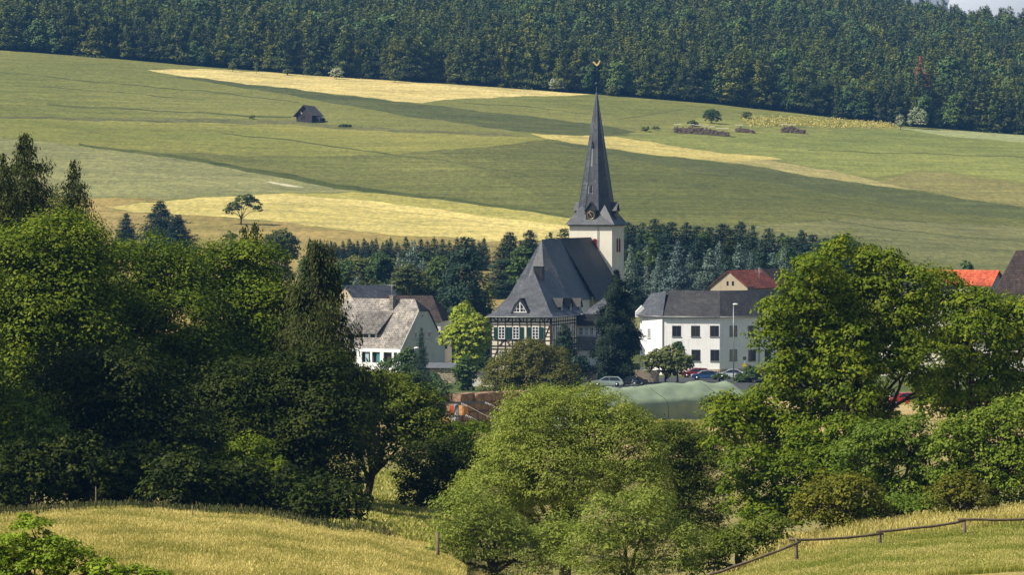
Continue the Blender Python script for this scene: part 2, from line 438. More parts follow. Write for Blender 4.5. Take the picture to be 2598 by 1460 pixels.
def zt(x, y):
    x = np.asarray(x, float); y = np.asarray(y, float)
    x, y = np.broadcast_arrays(x, y)
    D = np.maximum(y, 0.5)
    px = np.clip(CX + x / D * F, -1500, 4200)
    ci = np.clip(np.searchsorted(COLS, px, side='right') - 1, 0, len(COLS) - 2)
    ri = np.clip(np.searchsorted(ROWS, np.minimum(D, 699.999), side='right') - 1, 0, len(ROWS) - 2)
    a = (px - COLS[ci]) / (COLS[ci + 1] - COLS[ci]); b = np.clip((D - ROWS[ri]) / (ROWS[ri + 1] - ROWS[ri]), 0, 1)
    a = a * a * (3 - 2 * a)
    zn = (TAB[ri, ci] * (1 - a) + TAB[ri, ci + 1] * a) * (1 - b) + (TAB[ri + 1, ci] * (1 - a) + TAB[ri + 1, ci + 1] * a) * b
    ze = (HY - np.interp(px, EX, EY)) * DE / F
    zr = (HY - np.interp(px, RX, RY)) * DR / F
    t = (D - 700) / (DE - 700)
    zf = -24 + (ze + 24) * t + 1.3 * np.sin(px * 0.004 + D * 0.013) * np.clip(t * (1 - t) * 4, 0, 1)
    u = np.clip((D - DE) / (DR - DE), 0, 1)
    zh = ze + (zr - ze) * u
    zb = zr - np.clip((D - DR) * 0.03, 0, 60)
    z = np.where(D < 700, zn, np.where(D < DE, zf, np.where(D < DR, zh, zb)))
    return z + CZ

def P(px, py, D):
    return Vector(((px - CX) / F * D, D, CZ + (HY - py) / F * D))
def gpt(px, D, dz=0.0):
    x = (px - CX) / F * D
    return Vector((x, D, float(zt(x, D)) + dz))
_DS = np.arange(700, 1451, 2.0)
def hitD(px, py):
    x = (px - CX) / F * _DS
    yy = HY - (zt(x, _DS) - CZ) * F / _DS
    k = np.nonzero(yy <= py)[0]
    return float(_DS[k[0]]) if len(k) else 1449.0
def mpp(D): return D / F

def dens(poly, step=25.0):
    out = []
    n = len(poly)
    for i in range(n):
        a = poly[i]; b = poly[(i + 1) % n]
        k = max(1, int(math.hypot(b[0] - a[0], b[1] - a[1]) / step))
        for j in range(k):
            out.append((a[0] + (b[0] - a[0]) * j / k, a[1] + (b[1] - a[1]) * j / k))
    return out

# crops and painted shade bands: (name, material, polygon in photo pixels). later ones win
fm = fieldmat
FIELDS = [
 ('upper_green_field', fm('upper_green_crop', (0.150, 0.165, 0.050), (0.215, 0.215, 0.070), 0.012, rot=0.1, rows=0.10, c3=(0.235, 0.215, 0.075)),
  [(-900, 60), (0, 120), (1500, 225), (2300, 300), (2700, 330), (2700, 480), (1600, 385), (1300, 350), (1150, 337), (900, 326), (760, 314), (580, 312), (300, 307), (0, 299), (-900, 280)]),
 ('shaded_crop_band', fm('painted_shade_crop_band', (0.084, 0.098, 0.042), (0.115, 0.126, 0.050), 0.02, rot=0.1),  # cloud shadow painted in as a darker crop colour
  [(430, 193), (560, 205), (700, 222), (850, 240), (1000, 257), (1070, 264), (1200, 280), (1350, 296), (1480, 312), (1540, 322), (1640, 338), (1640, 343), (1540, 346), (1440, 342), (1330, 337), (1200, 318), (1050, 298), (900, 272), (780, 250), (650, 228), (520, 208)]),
 ('ripe_field', fm('ripe_wheat_upper', (0.50, 0.40, 0.17), (0.68, 0.56, 0.26), 0.03, rot=0.1),
  [(375, 178), (430, 175), (560, 177), (700, 184), (850, 193), (1000, 202), (1300, 224), (1440, 233), (1500, 238), (1440, 243), (1300, 246), (1180, 250), (1070, 261), (1000, 256), (850, 238), (700, 221), (550, 204), (450, 191)]),
 ('meadow_terrace', fm('rough_meadow', (0.150, 0.175, 0.050), (0.27, 0.26, 0.09), 0.05, fine=0.25),
  [(1580, 343), (1640, 326), (1720, 316), (1780, 298), (1880, 287), (2020, 284), (2150, 300), (2330, 322), (2280, 328), (2200, 327), (2060, 336), (1900, 340), (1700, 342), (1640, 348)]),
 ('barley_field', fm('lit_barley', (0.160, 0.185, 0.058), (0.265, 0.275, 0.088), 0.010, rot=0.1, rows=0.06),
  [(1540, 346), (1700, 344), (1900, 340), (2060, 337), (2200, 328), (2280, 328), (2400, 346), (2700, 366), (2700, 470), (2598, 462), (2400, 434), (2330, 434), (2300, 438), (2220, 450), (2150, 446), (2090, 430), (2000, 412), (1900, 398), (1800, 385), (1700, 372), (1620, 352)]),
 ('pale_field', fm('pale_crop', (0.26, 0.29, 0.14), (0.33, 0.35, 0.18), 0.02),
  [(2265, 324), (2400, 331), (2700, 345), (2700, 366), (2598, 362), (2400, 346)]),
 ('ripe_strip', fm('ripe_wheat_strip', (0.42, 0.35, 0.13), (0.58, 0.48, 0.19), 0.03, rot=0.1),
  [(1345, 341), (1440, 343), (1540, 347), (1640, 357), (1720, 374), (1800, 385), (1900, 394), (1985, 404), (1940, 409), (1840, 410), (1760, 404), (1660, 393), (1540, 377), (1450, 362), (1380, 350)]),
 ('tan_strip', fm('tan_crop_strip', (0.30, 0.265, 0.12), (0.38, 0.33, 0.15), 0.03, rot=0.1),
  [(1830, 411), (1950, 408), (2020, 418), (2100, 432), (2180, 450), (2250, 463), (2330, 484), (2250, 474), (2150, 462), (2050, 446), (1950, 428), (1880, 416)]),
 ('olive_field', fm('dark_olive_crop', (0.105, 0.116, 0.042), (0.172, 0.170, 0.060), 0.008, rot=0.1, rows=0.05),
  [(1100, 335), (1300, 345), (1380, 351), (1450, 363), (1540, 378), (1660, 394), (1760, 405), (1880, 417), (1950, 429), (2050, 447), (2150, 463), (2250, 475), (2330, 484), (2450, 505), (2700, 540), (2900, 900), (1300, 900), (1300, 620), (1450, 600), (1450, 552), (1300, 530), (1150, 510), (950, 484), (850, 470), (1000, 420)]),
 ('thin_crop', fm('thin_pale_crop', (0.125, 0.135, 0.060), (0.200, 0.195, 0.090), 0.010, rot=0.1, rows=0.05),
  [(1560, 655), (1700, 610), (1900, 575), (2150, 556), (2400, 566), (2598, 578), (2700, 590), (2900, 900), (1300, 900)]),
 ('shaded_crop_edge', fm('painted_shade_crop_edge', (0.088, 0.102, 0.042), (0.120, 0.132, 0.054), 0.02, rot=0.1),  # another cloud-shadow band, put into the crop colour below the ripe strip
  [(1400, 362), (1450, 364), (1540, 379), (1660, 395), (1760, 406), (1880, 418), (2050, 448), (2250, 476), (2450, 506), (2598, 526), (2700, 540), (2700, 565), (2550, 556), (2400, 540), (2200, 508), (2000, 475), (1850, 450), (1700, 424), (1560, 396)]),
 ('hill_field', fm('olive_hump_crop', (0.20, 0.185, 0.075), (0.27, 0.24, 0.10), 0.02),
  [(2225, 461), (2290, 445), (2340, 440), (2400, 441), (2470, 450), (2540, 462), (2700, 472), (2700, 540), (2560, 522), (2450, 505), (2330, 484), (2270, 470)]),
 ('green_field', fm('lit_green_crop', (0.160, 0.180, 0.050), (0.275, 0.255, 0.080), 0.008, rot=0.1, rows=0.07, c3=(0.300, 0.275, 0.075), f3=0.010),
  [(-900, 290), (0, 299), (300, 307), (580, 312), (760, 314), (900, 326), (1050, 333), (1180, 340), (1400, 353), (1290, 368), (1150, 380), (1000, 390), (850, 396), (620, 398), (600, 424), (450, 396), (300, 380), (200, 366), (0, 345), (-900, 330)]),
 ('olive_crop', fm('half_ripe_crop', (0.125, 0.136, 0.046), (0.195, 0.192, 0.068), 0.008, rot=0.1, rows=0.07),
  [(600, 395), (850, 397), (1000, 391), (1100, 384), (1200, 430), (1330, 480), (1440, 546), (1300, 530), (1150, 509), (950, 484), (850, 470), (750, 448), (600, 424), (450, 396), (300, 380)]),
 ('grey_field', fm('grey_green_crop', (0.200, 0.205, 0.095), (0.275, 0.265, 0.130), 0.015, rot=0.1),
  [(-900, 340), (0, 350), (200, 372), (300, 386), (450, 402), (600, 430), (750, 455), (860, 476), (900, 486), (700, 491), (560, 500), (430, 505), (200, 500), (-900, 480)]),
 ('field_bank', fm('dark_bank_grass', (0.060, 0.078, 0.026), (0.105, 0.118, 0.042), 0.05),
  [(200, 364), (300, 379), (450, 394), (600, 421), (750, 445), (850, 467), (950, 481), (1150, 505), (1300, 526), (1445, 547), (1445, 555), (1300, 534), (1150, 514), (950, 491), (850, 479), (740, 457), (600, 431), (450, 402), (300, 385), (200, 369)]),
 ('track_verge', fm('track_verge_grass', (0.100, 0.110, 0.045), (0.185, 0.175, 0.085), 0.08),
  [(-900, 288), (0, 295), (300, 301), (580, 303), (760, 308), (900, 322), (1100, 331), (1300, 340), (1300, 347), (1100, 339), (900, 331), (760, 319), (580, 314), (300, 308), (0, 300), (-900, 293)]),
 ('straw_patch', fm('bare_chalk_patch', (0.55, 0.50, 0.38), (0.70, 0.64, 0.48), 0.1),
  [(670, 461), (700, 463), (760, 474), (775, 477), (740, 475), (690, 466)]),
 ('wheat_field', fm('ripe_wheat_lower', (0.44, 0.37, 0.135), (0.70, 0.57, 0.24), 0.010, rot=0.12, rows=0.10),
  [(270, 527), (360, 517), (450, 508), (560, 501), (700, 493), (900, 490), (1000, 495), (1150, 513), (1300, 533), (1445, 554), (1470, 610), (1260, 614), (1130, 604), (1000, 598), (880, 585), (700, 563), (600, 555), (480, 546), (340, 541)]),
 ('green_wheat_edge', fm('less_ripe_wheat', (0.30, 0.285, 0.090), (0.42, 0.37, 0.12), 0.02, rot=0.12),
  [(700, 493), (900, 490), (1000, 495), (1150, 513), (1300, 533), (1445, 554), (1450, 575), (1250, 553), (1100, 531), (950, 512), (800, 500)]),
 ('stubble_slope', fm('tan_slope_grass', (0.22, 0.190, 0.068), (0.36, 0.265, 0.115), 0.03),
  [(-900, 500), (200, 503), (430, 506), (270, 529), (340, 542), (480, 547), (600, 556), (700, 564), (880, 586), (1000, 599), (1130, 605), (1260, 615), (1470, 612), (1470, 860), (-900, 860)]),
]
def strip(pts, w):
    return [(a, b - w / 2) for a, b in pts] + [(a, b + w / 2) for a, b in reversed(pts)]
_trk = fm('crushed_tramline', (0.080, 0.092, 0.034), (0.130, 0.138, 0.052), 0.1)
_trw = fm('wheat_tramline', (0.30, 0.27, 0.10), (0.42, 0.36, 0.15), 0.1)
for _p, _w in (([(560, 340), (700, 352), (820, 368), (950, 388), (1100, 405), (1250, 430), (1430, 462)], 3.2),
               ([(0, 182), (120, 196), (260, 210), (400, 222), (520, 232), (640, 246), (760, 262)], 2.6),
               ([(120, 268), (300, 276), (480, 286), (620, 294), (740, 300)], 4.0),
               ([(0, 215), (180, 226), (360, 240), (520, 256)], 1.8),
               ([(1540, 430), (1700, 440), (1850, 446), (1950, 452)], 3.0),
               ([(1560, 500), (1750, 505), (1950, 520), (2150, 548), (2350, 566)], 2.4),
               ([(1900, 598), (2050, 618), (2200, 645), (2330, 672), (2450, 700)], 3.2),
               ([(2100, 560), (2300, 588), (2480, 606), (2650, 618)], 2.4),
               ([(1560, 470), (1700, 478), (1840, 482)], 2.2),
               ([(700, 520), (900, 526), (1100, 548), (1300, 575), (1420, 592)], 1.6),
               ([(560, 528), (760, 540), (960, 556), (1160, 582)], 1.6),
               ([(1180, 262), (1300, 268), (1420, 280), (1500, 292)], 1.8),
               ([(1560, 306), (1600, 298), (1680, 286), (1740, 278)], 1.8),
               ([(2050, 380), (2200, 388), (2400, 392), (2598, 400)], 2.0),
               ([(1250, 405), (1400, 420), (1460, 428)], 2.0)):
    FIELDS.append(('tractor_track', _trw if _w == 1.6 else _trk, strip(_p, _w)))
NEAR = [
 ('village_street', M['asphalt'], [(1440, 588), (2080, 586), (2100, 640), (1440, 642)]),
]
matg = {
 'meadow': fm('dry_meadow_soil', (0.30, 0.26, 0.085), (0.50, 0.40, 0.15), 0.25, fine=4.0),
 'pasture': fm('pasture_grass', (0.155, 0.165, 0.050), (0.33, 0.27, 0.115), 0.08, fine=2.0),
 'stubble': fm('stubble_ground', (0.36, 0.27, 0.13), (0.50, 0.38, 0.19), 0.1, fine=1.5),
 'village_green': fm('village_green_grass', (0.060, 0.085, 0.028), (0.110, 0.135, 0.045), 0.1, fine=1.0),
 'forest_floor': fm('forest_floor_soil', (0.020, 0.026, 0.016), (0.035, 0.042, 0.024), 0.05),
}
def build_terrain():
    polys = []
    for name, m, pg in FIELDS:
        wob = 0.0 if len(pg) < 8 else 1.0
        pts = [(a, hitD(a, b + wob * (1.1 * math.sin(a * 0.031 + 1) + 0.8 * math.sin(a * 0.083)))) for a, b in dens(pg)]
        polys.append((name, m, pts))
    for name, m, pg in NEAR:
        polys.append((name, m, dens(pg, 60)))
    S = 2.0
    verts = []; edges = []
    for name, m, pts in polys:
        n0 = len(verts)
        for a, b in pts: verts.append(Vector((a, b * S)))
        edges += [(n0 + i, n0 + (i + 1) % len(pts)) for i in range(len(pts))]
    for dl in (205.0, 365.0, 545.0, 700.0, DE):
        n0 = len(verts)
        xs = list(range(-6000, 8601, 100))
        for a in xs: verts.append(Vector((a, dl * S)))
        edges += [(n0 + i, n0 + i + 1) for i in range(len(xs) - 1)]
    pxs = list(range(-6000, -600, 400)) + list(range(-600, 3200, 45)) + list(range(3200, 8601, 400))
    ds = [1, 5, 12, 20, 40, 60, 80, 100, 120, 130, 140, 150, 160, 170, 180, 190, 200, 215, 230, 250, 275, 300, 340, 390, 430, 480, 520, 570, 600, 625, 650, 675] + \
         list(range(720, 1450, 24)) + list(range(1490, 2150, 50)) + [2150, 2300, 2700, 3500, 5000, 8000]
    for d in ds:
        for i, a in enumerate(pxs):
            verts.append(Vector((a + ((hash((i, d)) % 7) - 3) * 0.5, d * S + ((i * 7 + int(d)) % 5) * 0.03)))
    vo, eo, fo, _, _, _ = delaunay_2d_cdt(verts, edges, [], 0, 0.01)
    A = np.array([(v.x, v.y / S) for v in vo])
    X = (A[:, 0] - CX) / F * A[:, 1]; Y = A[:, 1]
    Z = zt(X, Y)
    Fc = np.array([tuple(f) for f in fo if len(f) == 3])
    cen = A[Fc].mean(axis=1)
    kind = np.full(len(Fc), -1)
    dcen = cen[:, 1]
    base = ['meadow', 'pasture', 'stubble', 'village_green', 'open_slope', 'forest_floor']
    kb = np.searchsorted([205, 365, 545, 700, DE], dcen)
    kind[:] = kb
    def inside(pts, q):
        x, y = q[:, 0], q[:, 1]
        res = np.zeros(len(q), bool)
        n = len(pts)
        for i in range(n):
            x1, y1 = pts[i]; x2, y2 = pts[(i + 1) % n]
            if y1 == y2: continue
            c = ((y1 > y) != (y2 > y)) & (x < (x2 - x1) * (y - y1) / (y2 - y1) + x1)
            res ^= c
        return res
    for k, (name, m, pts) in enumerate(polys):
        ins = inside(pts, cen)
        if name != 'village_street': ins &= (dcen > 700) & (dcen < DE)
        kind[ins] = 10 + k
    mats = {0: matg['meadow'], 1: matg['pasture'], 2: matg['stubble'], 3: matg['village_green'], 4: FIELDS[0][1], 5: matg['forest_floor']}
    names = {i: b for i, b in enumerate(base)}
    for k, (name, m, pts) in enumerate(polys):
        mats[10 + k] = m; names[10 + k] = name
    V = np.stack([X, Y, Z], 1)
    for k in np.unique(kind):
        fs = Fc[kind == k]
        u, inv = np.unique(fs, return_inverse=True)
        fs2 = inv.reshape(fs.shape)
        v = V[u]
        nrm = np.cross(v[fs2[:, 1]] - v[fs2[:, 0]], v[fs2[:, 2]] - v[fs2[:, 0]])
        fl = nrm[:, 2] < 0
        fs2[fl] = fs2[fl][:, ::-1]
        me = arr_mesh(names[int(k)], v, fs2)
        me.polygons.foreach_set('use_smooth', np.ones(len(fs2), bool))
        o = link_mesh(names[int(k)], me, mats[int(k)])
        o['kind'] = 'structure'
build_terrain()

# ------------------------------------------------------------------ foliage generators
def unit(v): return v / np.maximum(np.linalg.norm(v, axis=-1, keepdims=True), 1e-9)
def quads(c, n, size, var, rng, asp=0.55, radial=None):
    N = len(c)
    r = rng.normal(size=(N, 3)) if radial is None else radial
    t = unit(r - n * (r * n).sum(1, keepdims=True))
    b = np.cross(n, t)
    s = size[:, None]
    V = np.stack([c + t * s, c + b * s * asp, c - t * s, c - b * s * asp], 1).reshape(-1, 3)
    Q = np.arange(4 * N).reshape(N, 4)
    return V, Q, var

def lobe_leaves(rng, lobes, leaf, cover=1.6, cl=0.55, up=0.35, shell=0.75, flat=0.75, per=None):
    """lobes: list of (center xyz, (rx,ry,rz)).  Clusters of leaves spread over each lobe's shell."""
    Cs = []; Ns = []; Vr = []
    for c, r in lobes:
        r = np.array(r, float)
        area = 4 * math.pi * ((r[0] * r[1]) ** 1.6 / 3 + (r[0] * r[2]) ** 1.6 / 3 + (r[1] * r[2]) ** 1.6 / 3) ** (1 / 1.6)
        nl = area * cover / (leaf * leaf * 1.1)
        rc = cl * (0.8 + 0.2 * r.mean())
        k = per or max(10, int(18 * (rc / (leaf * 3)) ** 1.2))
        nc = max(6, int(nl / k))
        d = unit(rng.normal(size=(nc, 3)))
        d[:, 2] = np.where(d[:, 2] < -0.5, -d[:, 2] * 0.7, d[:, 2])
        d = unit(d)
        rad = shell + (1.06 - shell) * rng.random(nc) ** 0.6
        # lumpy surface: big bulges by direction
        ph = rng.random(3) * 6.28
        bul = 1 + 0.13 * np.sin(d[:, 0] * 5 + ph[0]) * np.sin(d[:, 1] * 5 + ph[1]) + 0.10 * np.sin(d[:, 2] * 9 + d[:, 0] * 7 + ph[2])
        cc = np.array(c)[None] + d * r[None] * (rad * bul)[:, None]
        cs = rc * (0.6 + 0.8 * rng.random(nc))
        cv = np.clip(rng.normal(0.45, 0.17, nc), 0, 1)
        o = unit(rng.normal(size=(nc, k, 3))) * (0.35 + 0.65 * rng.random((nc, k, 1)) ** 0.5)
        o[..., 2] = np.where(o[..., 2] < -0.3, -0.5 * o[..., 2], o[..., 2])
        o[..., 2] *= flat
        q = cc[:, None] + o * cs[:, None, None]
        n = unit(unit(o) * 1.0 + d[:, None] * 0.35 + np.array([0, 0, up])[None, None] + rng.normal(size=o.shape) * 0.34)
        v = np.clip(cv[:, None] + 0.20 * rng.normal(size=(nc, k)), 0, 1)
        Cs.append(q.reshape(-1, 3)); Ns.append(n.reshape(-1, 3)); Vr.append(v.reshape(-1))
    return np.concatenate(Cs), np.concatenate(Ns), np.concatenate(Vr)

def limbs_mb(base, fork, lobes, r0, rng, zmin=None):
    mb = MB()
    b = Vector(base); f = Vector(fork)
    mid = (b + f) / 2 + Vector((rng.normal() * 0.15, rng.normal() * 0.15, 0))
    mb.tube([b - Vector((0, 0, 0.4)), b + Vector((0, 0, 0.15)), mid, f], [r0 * 1.5, r0 * 1.1, r0 * 0.85, r0 * 0.7], 8)
    for c, r in lobes:
        c = Vector(c)
        t = 0.45 + 0.55 * rng.random()
        st = b.lerp(f, t)
        m = st.lerp(c, 0.5) + Vector((rng.normal() * 0.3, rng.normal() * 0.3, 0.25 * (c - st).length * (0.4 + rng.random() * 0.3)))
        mb.tube([st, m, c], [r0 * 0.5, r0 * 0.3, r0 * 0.1], 6)
        for k in range(3):
            e = c + Vector(rng.normal(size=3)) * (np.mean(r) * 0.45)
            mb.tube([m.lerp(c, 0.2 + 0.25 * k), (m + e) / 2 + Vector((0, 0, 0.1)), e], [r0 * 0.2, r0 * 0.12, r0 * 0.05], 5)
    return mb

def px_tree(name, label, cat, D, lobes_px, mat, leaf=0.16, cover=1.6, base=None, seed=1, group=None, depth=0.9, trunk_r=0.22, fork=0.45,
            cl=0.5, up=0.75, asp=0.55, trunk_name='trunk', jit=0.25, flat=0.75, shell=0.72, zground=None):
    """A broadleaf tree whose crown is a set of lobes (photo px, py, radius x [, radius y]) at distance D."""
    rng = np.random.default_rng(seed)
    s = mpp(D)
    bx = base if base is not None else sum(l[0] for l in lobes_px) / len(lobes_px)
    g = gpt(bx, D)
    lobes = []
    for l in lobes_px:
        rx = l[2] * s; rz = (l[3] if len(l) > 3 else l[2]) * s
        dd = (l[4] if len(l) > 4 else rng.uniform(-jit, jit) * rx * 2)
        p = P(l[0], l[1], D + dd)
        lobes.append(((p.x - g.x, p.y - g.y, p.z - g.z), (rx, rx * depth, rz)))
    root = empty(name, g, 0, label, cat, group)
    c, n, v = lobe_leaves(rng, lobes, leaf, cover, cl, up, shell, flat)
    zlow = 0.15
    k = c[:, 2] > zlow - 0.3
    c, n, v = c[k], n[k], v[k]
    size = leaf * (0.6 + 0.7 * rng.random(len(c)))
    V, Q, var = quads(c, n, size, v, rng, asp)
    link_mesh('crown', arr_mesh('crown', V, Q, var), mat, root)
    top = max(l[0][2] for l in lobes)
    cxm = sum(l[0][0] for l in lobes) / len(lobes)
    limbs_mb((0, 0, 0), (cxm * 0.4, 0, max(0.6, top * fork)), lobes, trunk_r, rng).build(trunk_name, M['bark'], root)
    return root

def conifer_leaves(rng, H, R, n, leaf, droop=0.25, whorl=0.9, power=0.85, low=0.06, ragged=0.2, nb=9, hang=0.0, asp=0.35, limbs=True):
    """needle sprays laid along whorled, drooping branches"""
    nw = max(6, int(H * (1 - low) / whorl))
    lv = (np.arange(nw) + rng.random(nw) * 0.6) / nw
    hb = low + (1 - low) * lv                 # branch heights 0..1
    L = R * (1 - lv) ** power + 0.12
    # branches
    bw = []; 
    for i in range(nw):
        m = max(4, int(nb * (0.6 + 0.6 * (1 - lv[i]))))
        a = rng.random() * 6.28 + np.arange(m) * 6.283 / m + rng.normal(size=m) * 0.18
        l = L[i] * (1 + ragged * rng.normal(size=m))
        for j in range(m): bw.append((hb[i] * H, a[j], max(0.15, l[j]), rng.random()))
    bw = np.array(bw)
    wgt = bw[:, 2] ** 1.15 + 0.08
    bi = rng.choice(len(bw), size=n, p=wgt / wgt.sum())
    b = bw[bi]
    t = rng.random(n) ** 0.55
    r = b[:, 2] * t
    lat = rng.normal(size=n) * (0.05 + 0.26 * b[:, 2] * (1 - 0.5 * t))
    ca, sa = np.cos(b[:, 1]), np.sin(b[:, 1])
    x = ca * r - sa * lat; y = sa * r + ca * lat
    z = b[:, 0] - droop * r * (0.6 + 0.6 * t) + 0.12 * b[:, 2] * (t > 0.85) + rng.normal(size=n) * 0.42 * whorl
    if hang: z -= hang * rng.random(n) * b[:, 2] * 0.5
    c = np.stack([x, y, np.minimum(z, H * 1.0)], 1)
    rad = np.stack([ca, sa, np.full(n, -droop)], 1)
    nn = unit(np.stack([ca * 0.35, sa * 0.35, np.full(n, 0.9)], 1) + rng.normal(size=(n, 3)) * (0.35 + 0.5 * bool(hang)))
    radial = unit(rad + rng.normal(size=(n, 3)) * 0.45)
    if hang:
        radial = unit(radial * 0.4 + np.array([0, 0, -1.0])[None] * (0.6 * rng.random((n, 1)) + 0.3))
        nn = unit(np.stack([ca, sa, np.full(n, 0.4)], 1) + rng.normal(size=(n, 3)) * 0.5)
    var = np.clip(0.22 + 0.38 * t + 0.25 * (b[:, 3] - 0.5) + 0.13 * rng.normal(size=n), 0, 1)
    size = leaf * (0.6 + 0.8 * rng.random(n))
    return quads(c, nn, size, var, rng, asp, radial) + (bw,)

def conifer_meshes(seed, H, R, n, leaf, mat, **kw):
    rng = np.random.default_rng(seed)
    V, Q, var, bw = conifer_leaves(rng, H, R, n, leaf, **kw)
    low = kw.get('low', 0.06); 
    me = arr_mesh('crown', V, Q, var); me.materials.append(mat)
    mb = MB()
    r0 = 0.012 * H + 0.04
    mb.tube([(0, 0, -0.5), (0, 0, H * 0.3), (0, 0, H * 0.7), (0, 0, H * 0.985)], [r0 * 1.2, r0 * 0.9, r0 * 0.45, 0.02], 7)
    dr = kw.get('droop', 0.25)
    if len(bw) and kw.get('limbs', True):
        for k in range(0, len(bw), max(1, len(bw) // 60)):
            z, a, l, _ = bw[k]
            mb.tube([(0, 0, z), (math.cos(a) * l * 0.8, math.sin(a) * l * 0.8, z - dr * l * 0.7)], [0.018 + 0.012 * l, 0.012], 4, False)
    tm = bpy.data.meshes.new('trunk')
    tm.from_pydata([tuple(p) for p in mb.v], [], mb.f); tm.update(); tm.materials.append(M['bark'])
    return me, tm

def place_tree(name, meshes, loc, sc, rz, label, cat, group=None):
    r = empty(name, loc, rz, label, cat, group)
    r.scale = sc
    for nm, me in zip(('crown', 'trunk'), meshes):
        o = bpy.data.objects.new(nm, me); COL.objects.link(o); o.parent = r
    return r

CONI = {}
def conifer(kind, px, top, D, rpx, label, group=None, name='spruce_tree', seed=None, wide=1.3):
    """conifer at column px whose tip reaches photo row top"""
    g = gpt(px, D)
    H = P(px, top, D).z - g.z
    R = rpx * mpp(D) * wide
    if kind not in CONI:
        mat, n, leaf, kw = KINDS[kind]
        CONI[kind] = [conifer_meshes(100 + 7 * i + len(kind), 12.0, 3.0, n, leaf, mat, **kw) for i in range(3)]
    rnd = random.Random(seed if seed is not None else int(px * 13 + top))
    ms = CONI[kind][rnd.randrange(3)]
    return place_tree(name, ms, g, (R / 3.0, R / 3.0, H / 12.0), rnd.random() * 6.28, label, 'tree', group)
KINDS = {
 'dense': (L_['spruce'], 24000, 0.17, dict(droop=0.18, whorl=0.42, power=0.6, low=0.03, ragged=0.3, nb=13, asp=0.45)),
 'mid_dark': (L_['spruce'], 14000, 0.18, dict(droop=0.20, whorl=0.42, power=0.62, low=0.03, ragged=0.28, nb=10, asp=0.45)),
 'mid_blue': (L_['bluespruce'], 11000, 0.18, dict(droop=0.16, whorl=0.55, power=0.68, low=0.03, ragged=0.22, nb=10, asp=0.45)),
 'far_small': (L_['spruce'], 3500, 0.30, dict(droop=0.2, whorl=0.6, power=0.7, low=0.03, ragged=0.2, nb=8, asp=0.5)),
}

# ------------------------------------------------------------------ houses
class Local:
    """local frame: x runs along the front to the right (and towards us), y goes away, z up; origin on the ground"""
    def __init__(s, px, D, theta_deg, ground_py=None, z0=None):
        s.t = math.radians(theta_deg)
        s.c, s.s = math.cos(s.t), math.sin(s.t)
        g = gpt(px, D)
        s.C = Vector((g.x, g.y, g.z if z0 is None else z0))
    def root(s, name, label, cat, group=None):
        return empty(name, s.C, -s.t, label, cat, group)
    def F(s, px, py, y0=0.0):
        """point of the plane y=y0 seen at photo pixel -> (x, z)"""
        cx = s.C.x + y0 * s.s; cy = s.C.y + y0 * s.c
        k = (px - CX) / F
        x = (k * cy - cx) / (s.c + k * s.s)
        Y = cy - x * s.s
        return x, CZ + (HY - py) / F * Y - s.C.z
    def R(s, px, py, x0=0.0):
        """point of the plane x=x0 -> (y, z)"""
        cx = s.C.x + x0 * s.c; cy = s.C.y - x0 * s.s
        k = (px - CX) / F
        y = (k * cy - cx) / (s.s - k * s.c)
        Y = cy + y * s.c
        return y, CZ + (HY - py) / F * Y - s.C.z
    def Z(s, py, x, y):
        Y = s.C.y - x * s.s + y * s.c
        return CZ + (HY - py) / F * Y - s.C.z

def window(parent, x0, x1, z0, z1, y, frame='paint_white', pane='glass', bars=(1, 1), fw=0.07, sill=True, face='front', proud=0.04, label=None):
    """window on the plane y (front) or x=y (right side); glass child, frame mesh with bars"""
    def T(mb):
        if face == 'right':
            mb.v = [(y + (-(p[1] - 0)) , p[0], p[2]) for p in mb.v]
        else:
            mb.v = [(p[0], y + p[1], p[2]) for p in mb.v]
        return mb
    a = MB()
    a.box(x0, x0 + fw, -proud, 0.02, z0, z1).box(x1 - fw, x1, -proud, 0.02, z0, z1)
    a.box(x0 + fw, x1 - fw, -proud, 0.02, z1 - fw, z1).box(x0 + fw, x1 - fw, -proud, 0.02, z0, z0 + fw)
    nx, nz = bars
    bw = fw * 0.55
    for i in range(1, nx + 1):
        xx = x0 + (x1 - x0) * i / (nx + 1)
        a.box(xx - bw, xx + bw, -proud + 0.008, 0.01, z0 + fw, z1 - fw)
    for i in range(1, nz + 1):
        zz = z0 + (z1 - z0) * i / (nz + 1)
        a.box(x0 + fw, x1 - fw, -proud + 0.013, 0.012, zz - bw * 0.7, zz + bw * 0.7)
    o = T(a).build('window', M[frame], parent)
    if label: o['label'] = label
    T(MB().box(x0 + fw * 0.5, x1 - fw * 0.5, -0.012, 0.03, z0 + fw * 0.5, z1 - fw * 0.5)).build('pane', M[pane], o)
    if sill:
        T(MB().box(x0 - 0.08, x1 + 0.08, -proud - 0.10, 0.0, z0 - 0.07, z0 - 0.004)).build('sill', M['zinc'], o)
    return o

def rake_roof(mb, pts, th=0.14):
    """roof sheet: polygon thickened downward"""
    return mb.slab(pts, (0, 0, -th))

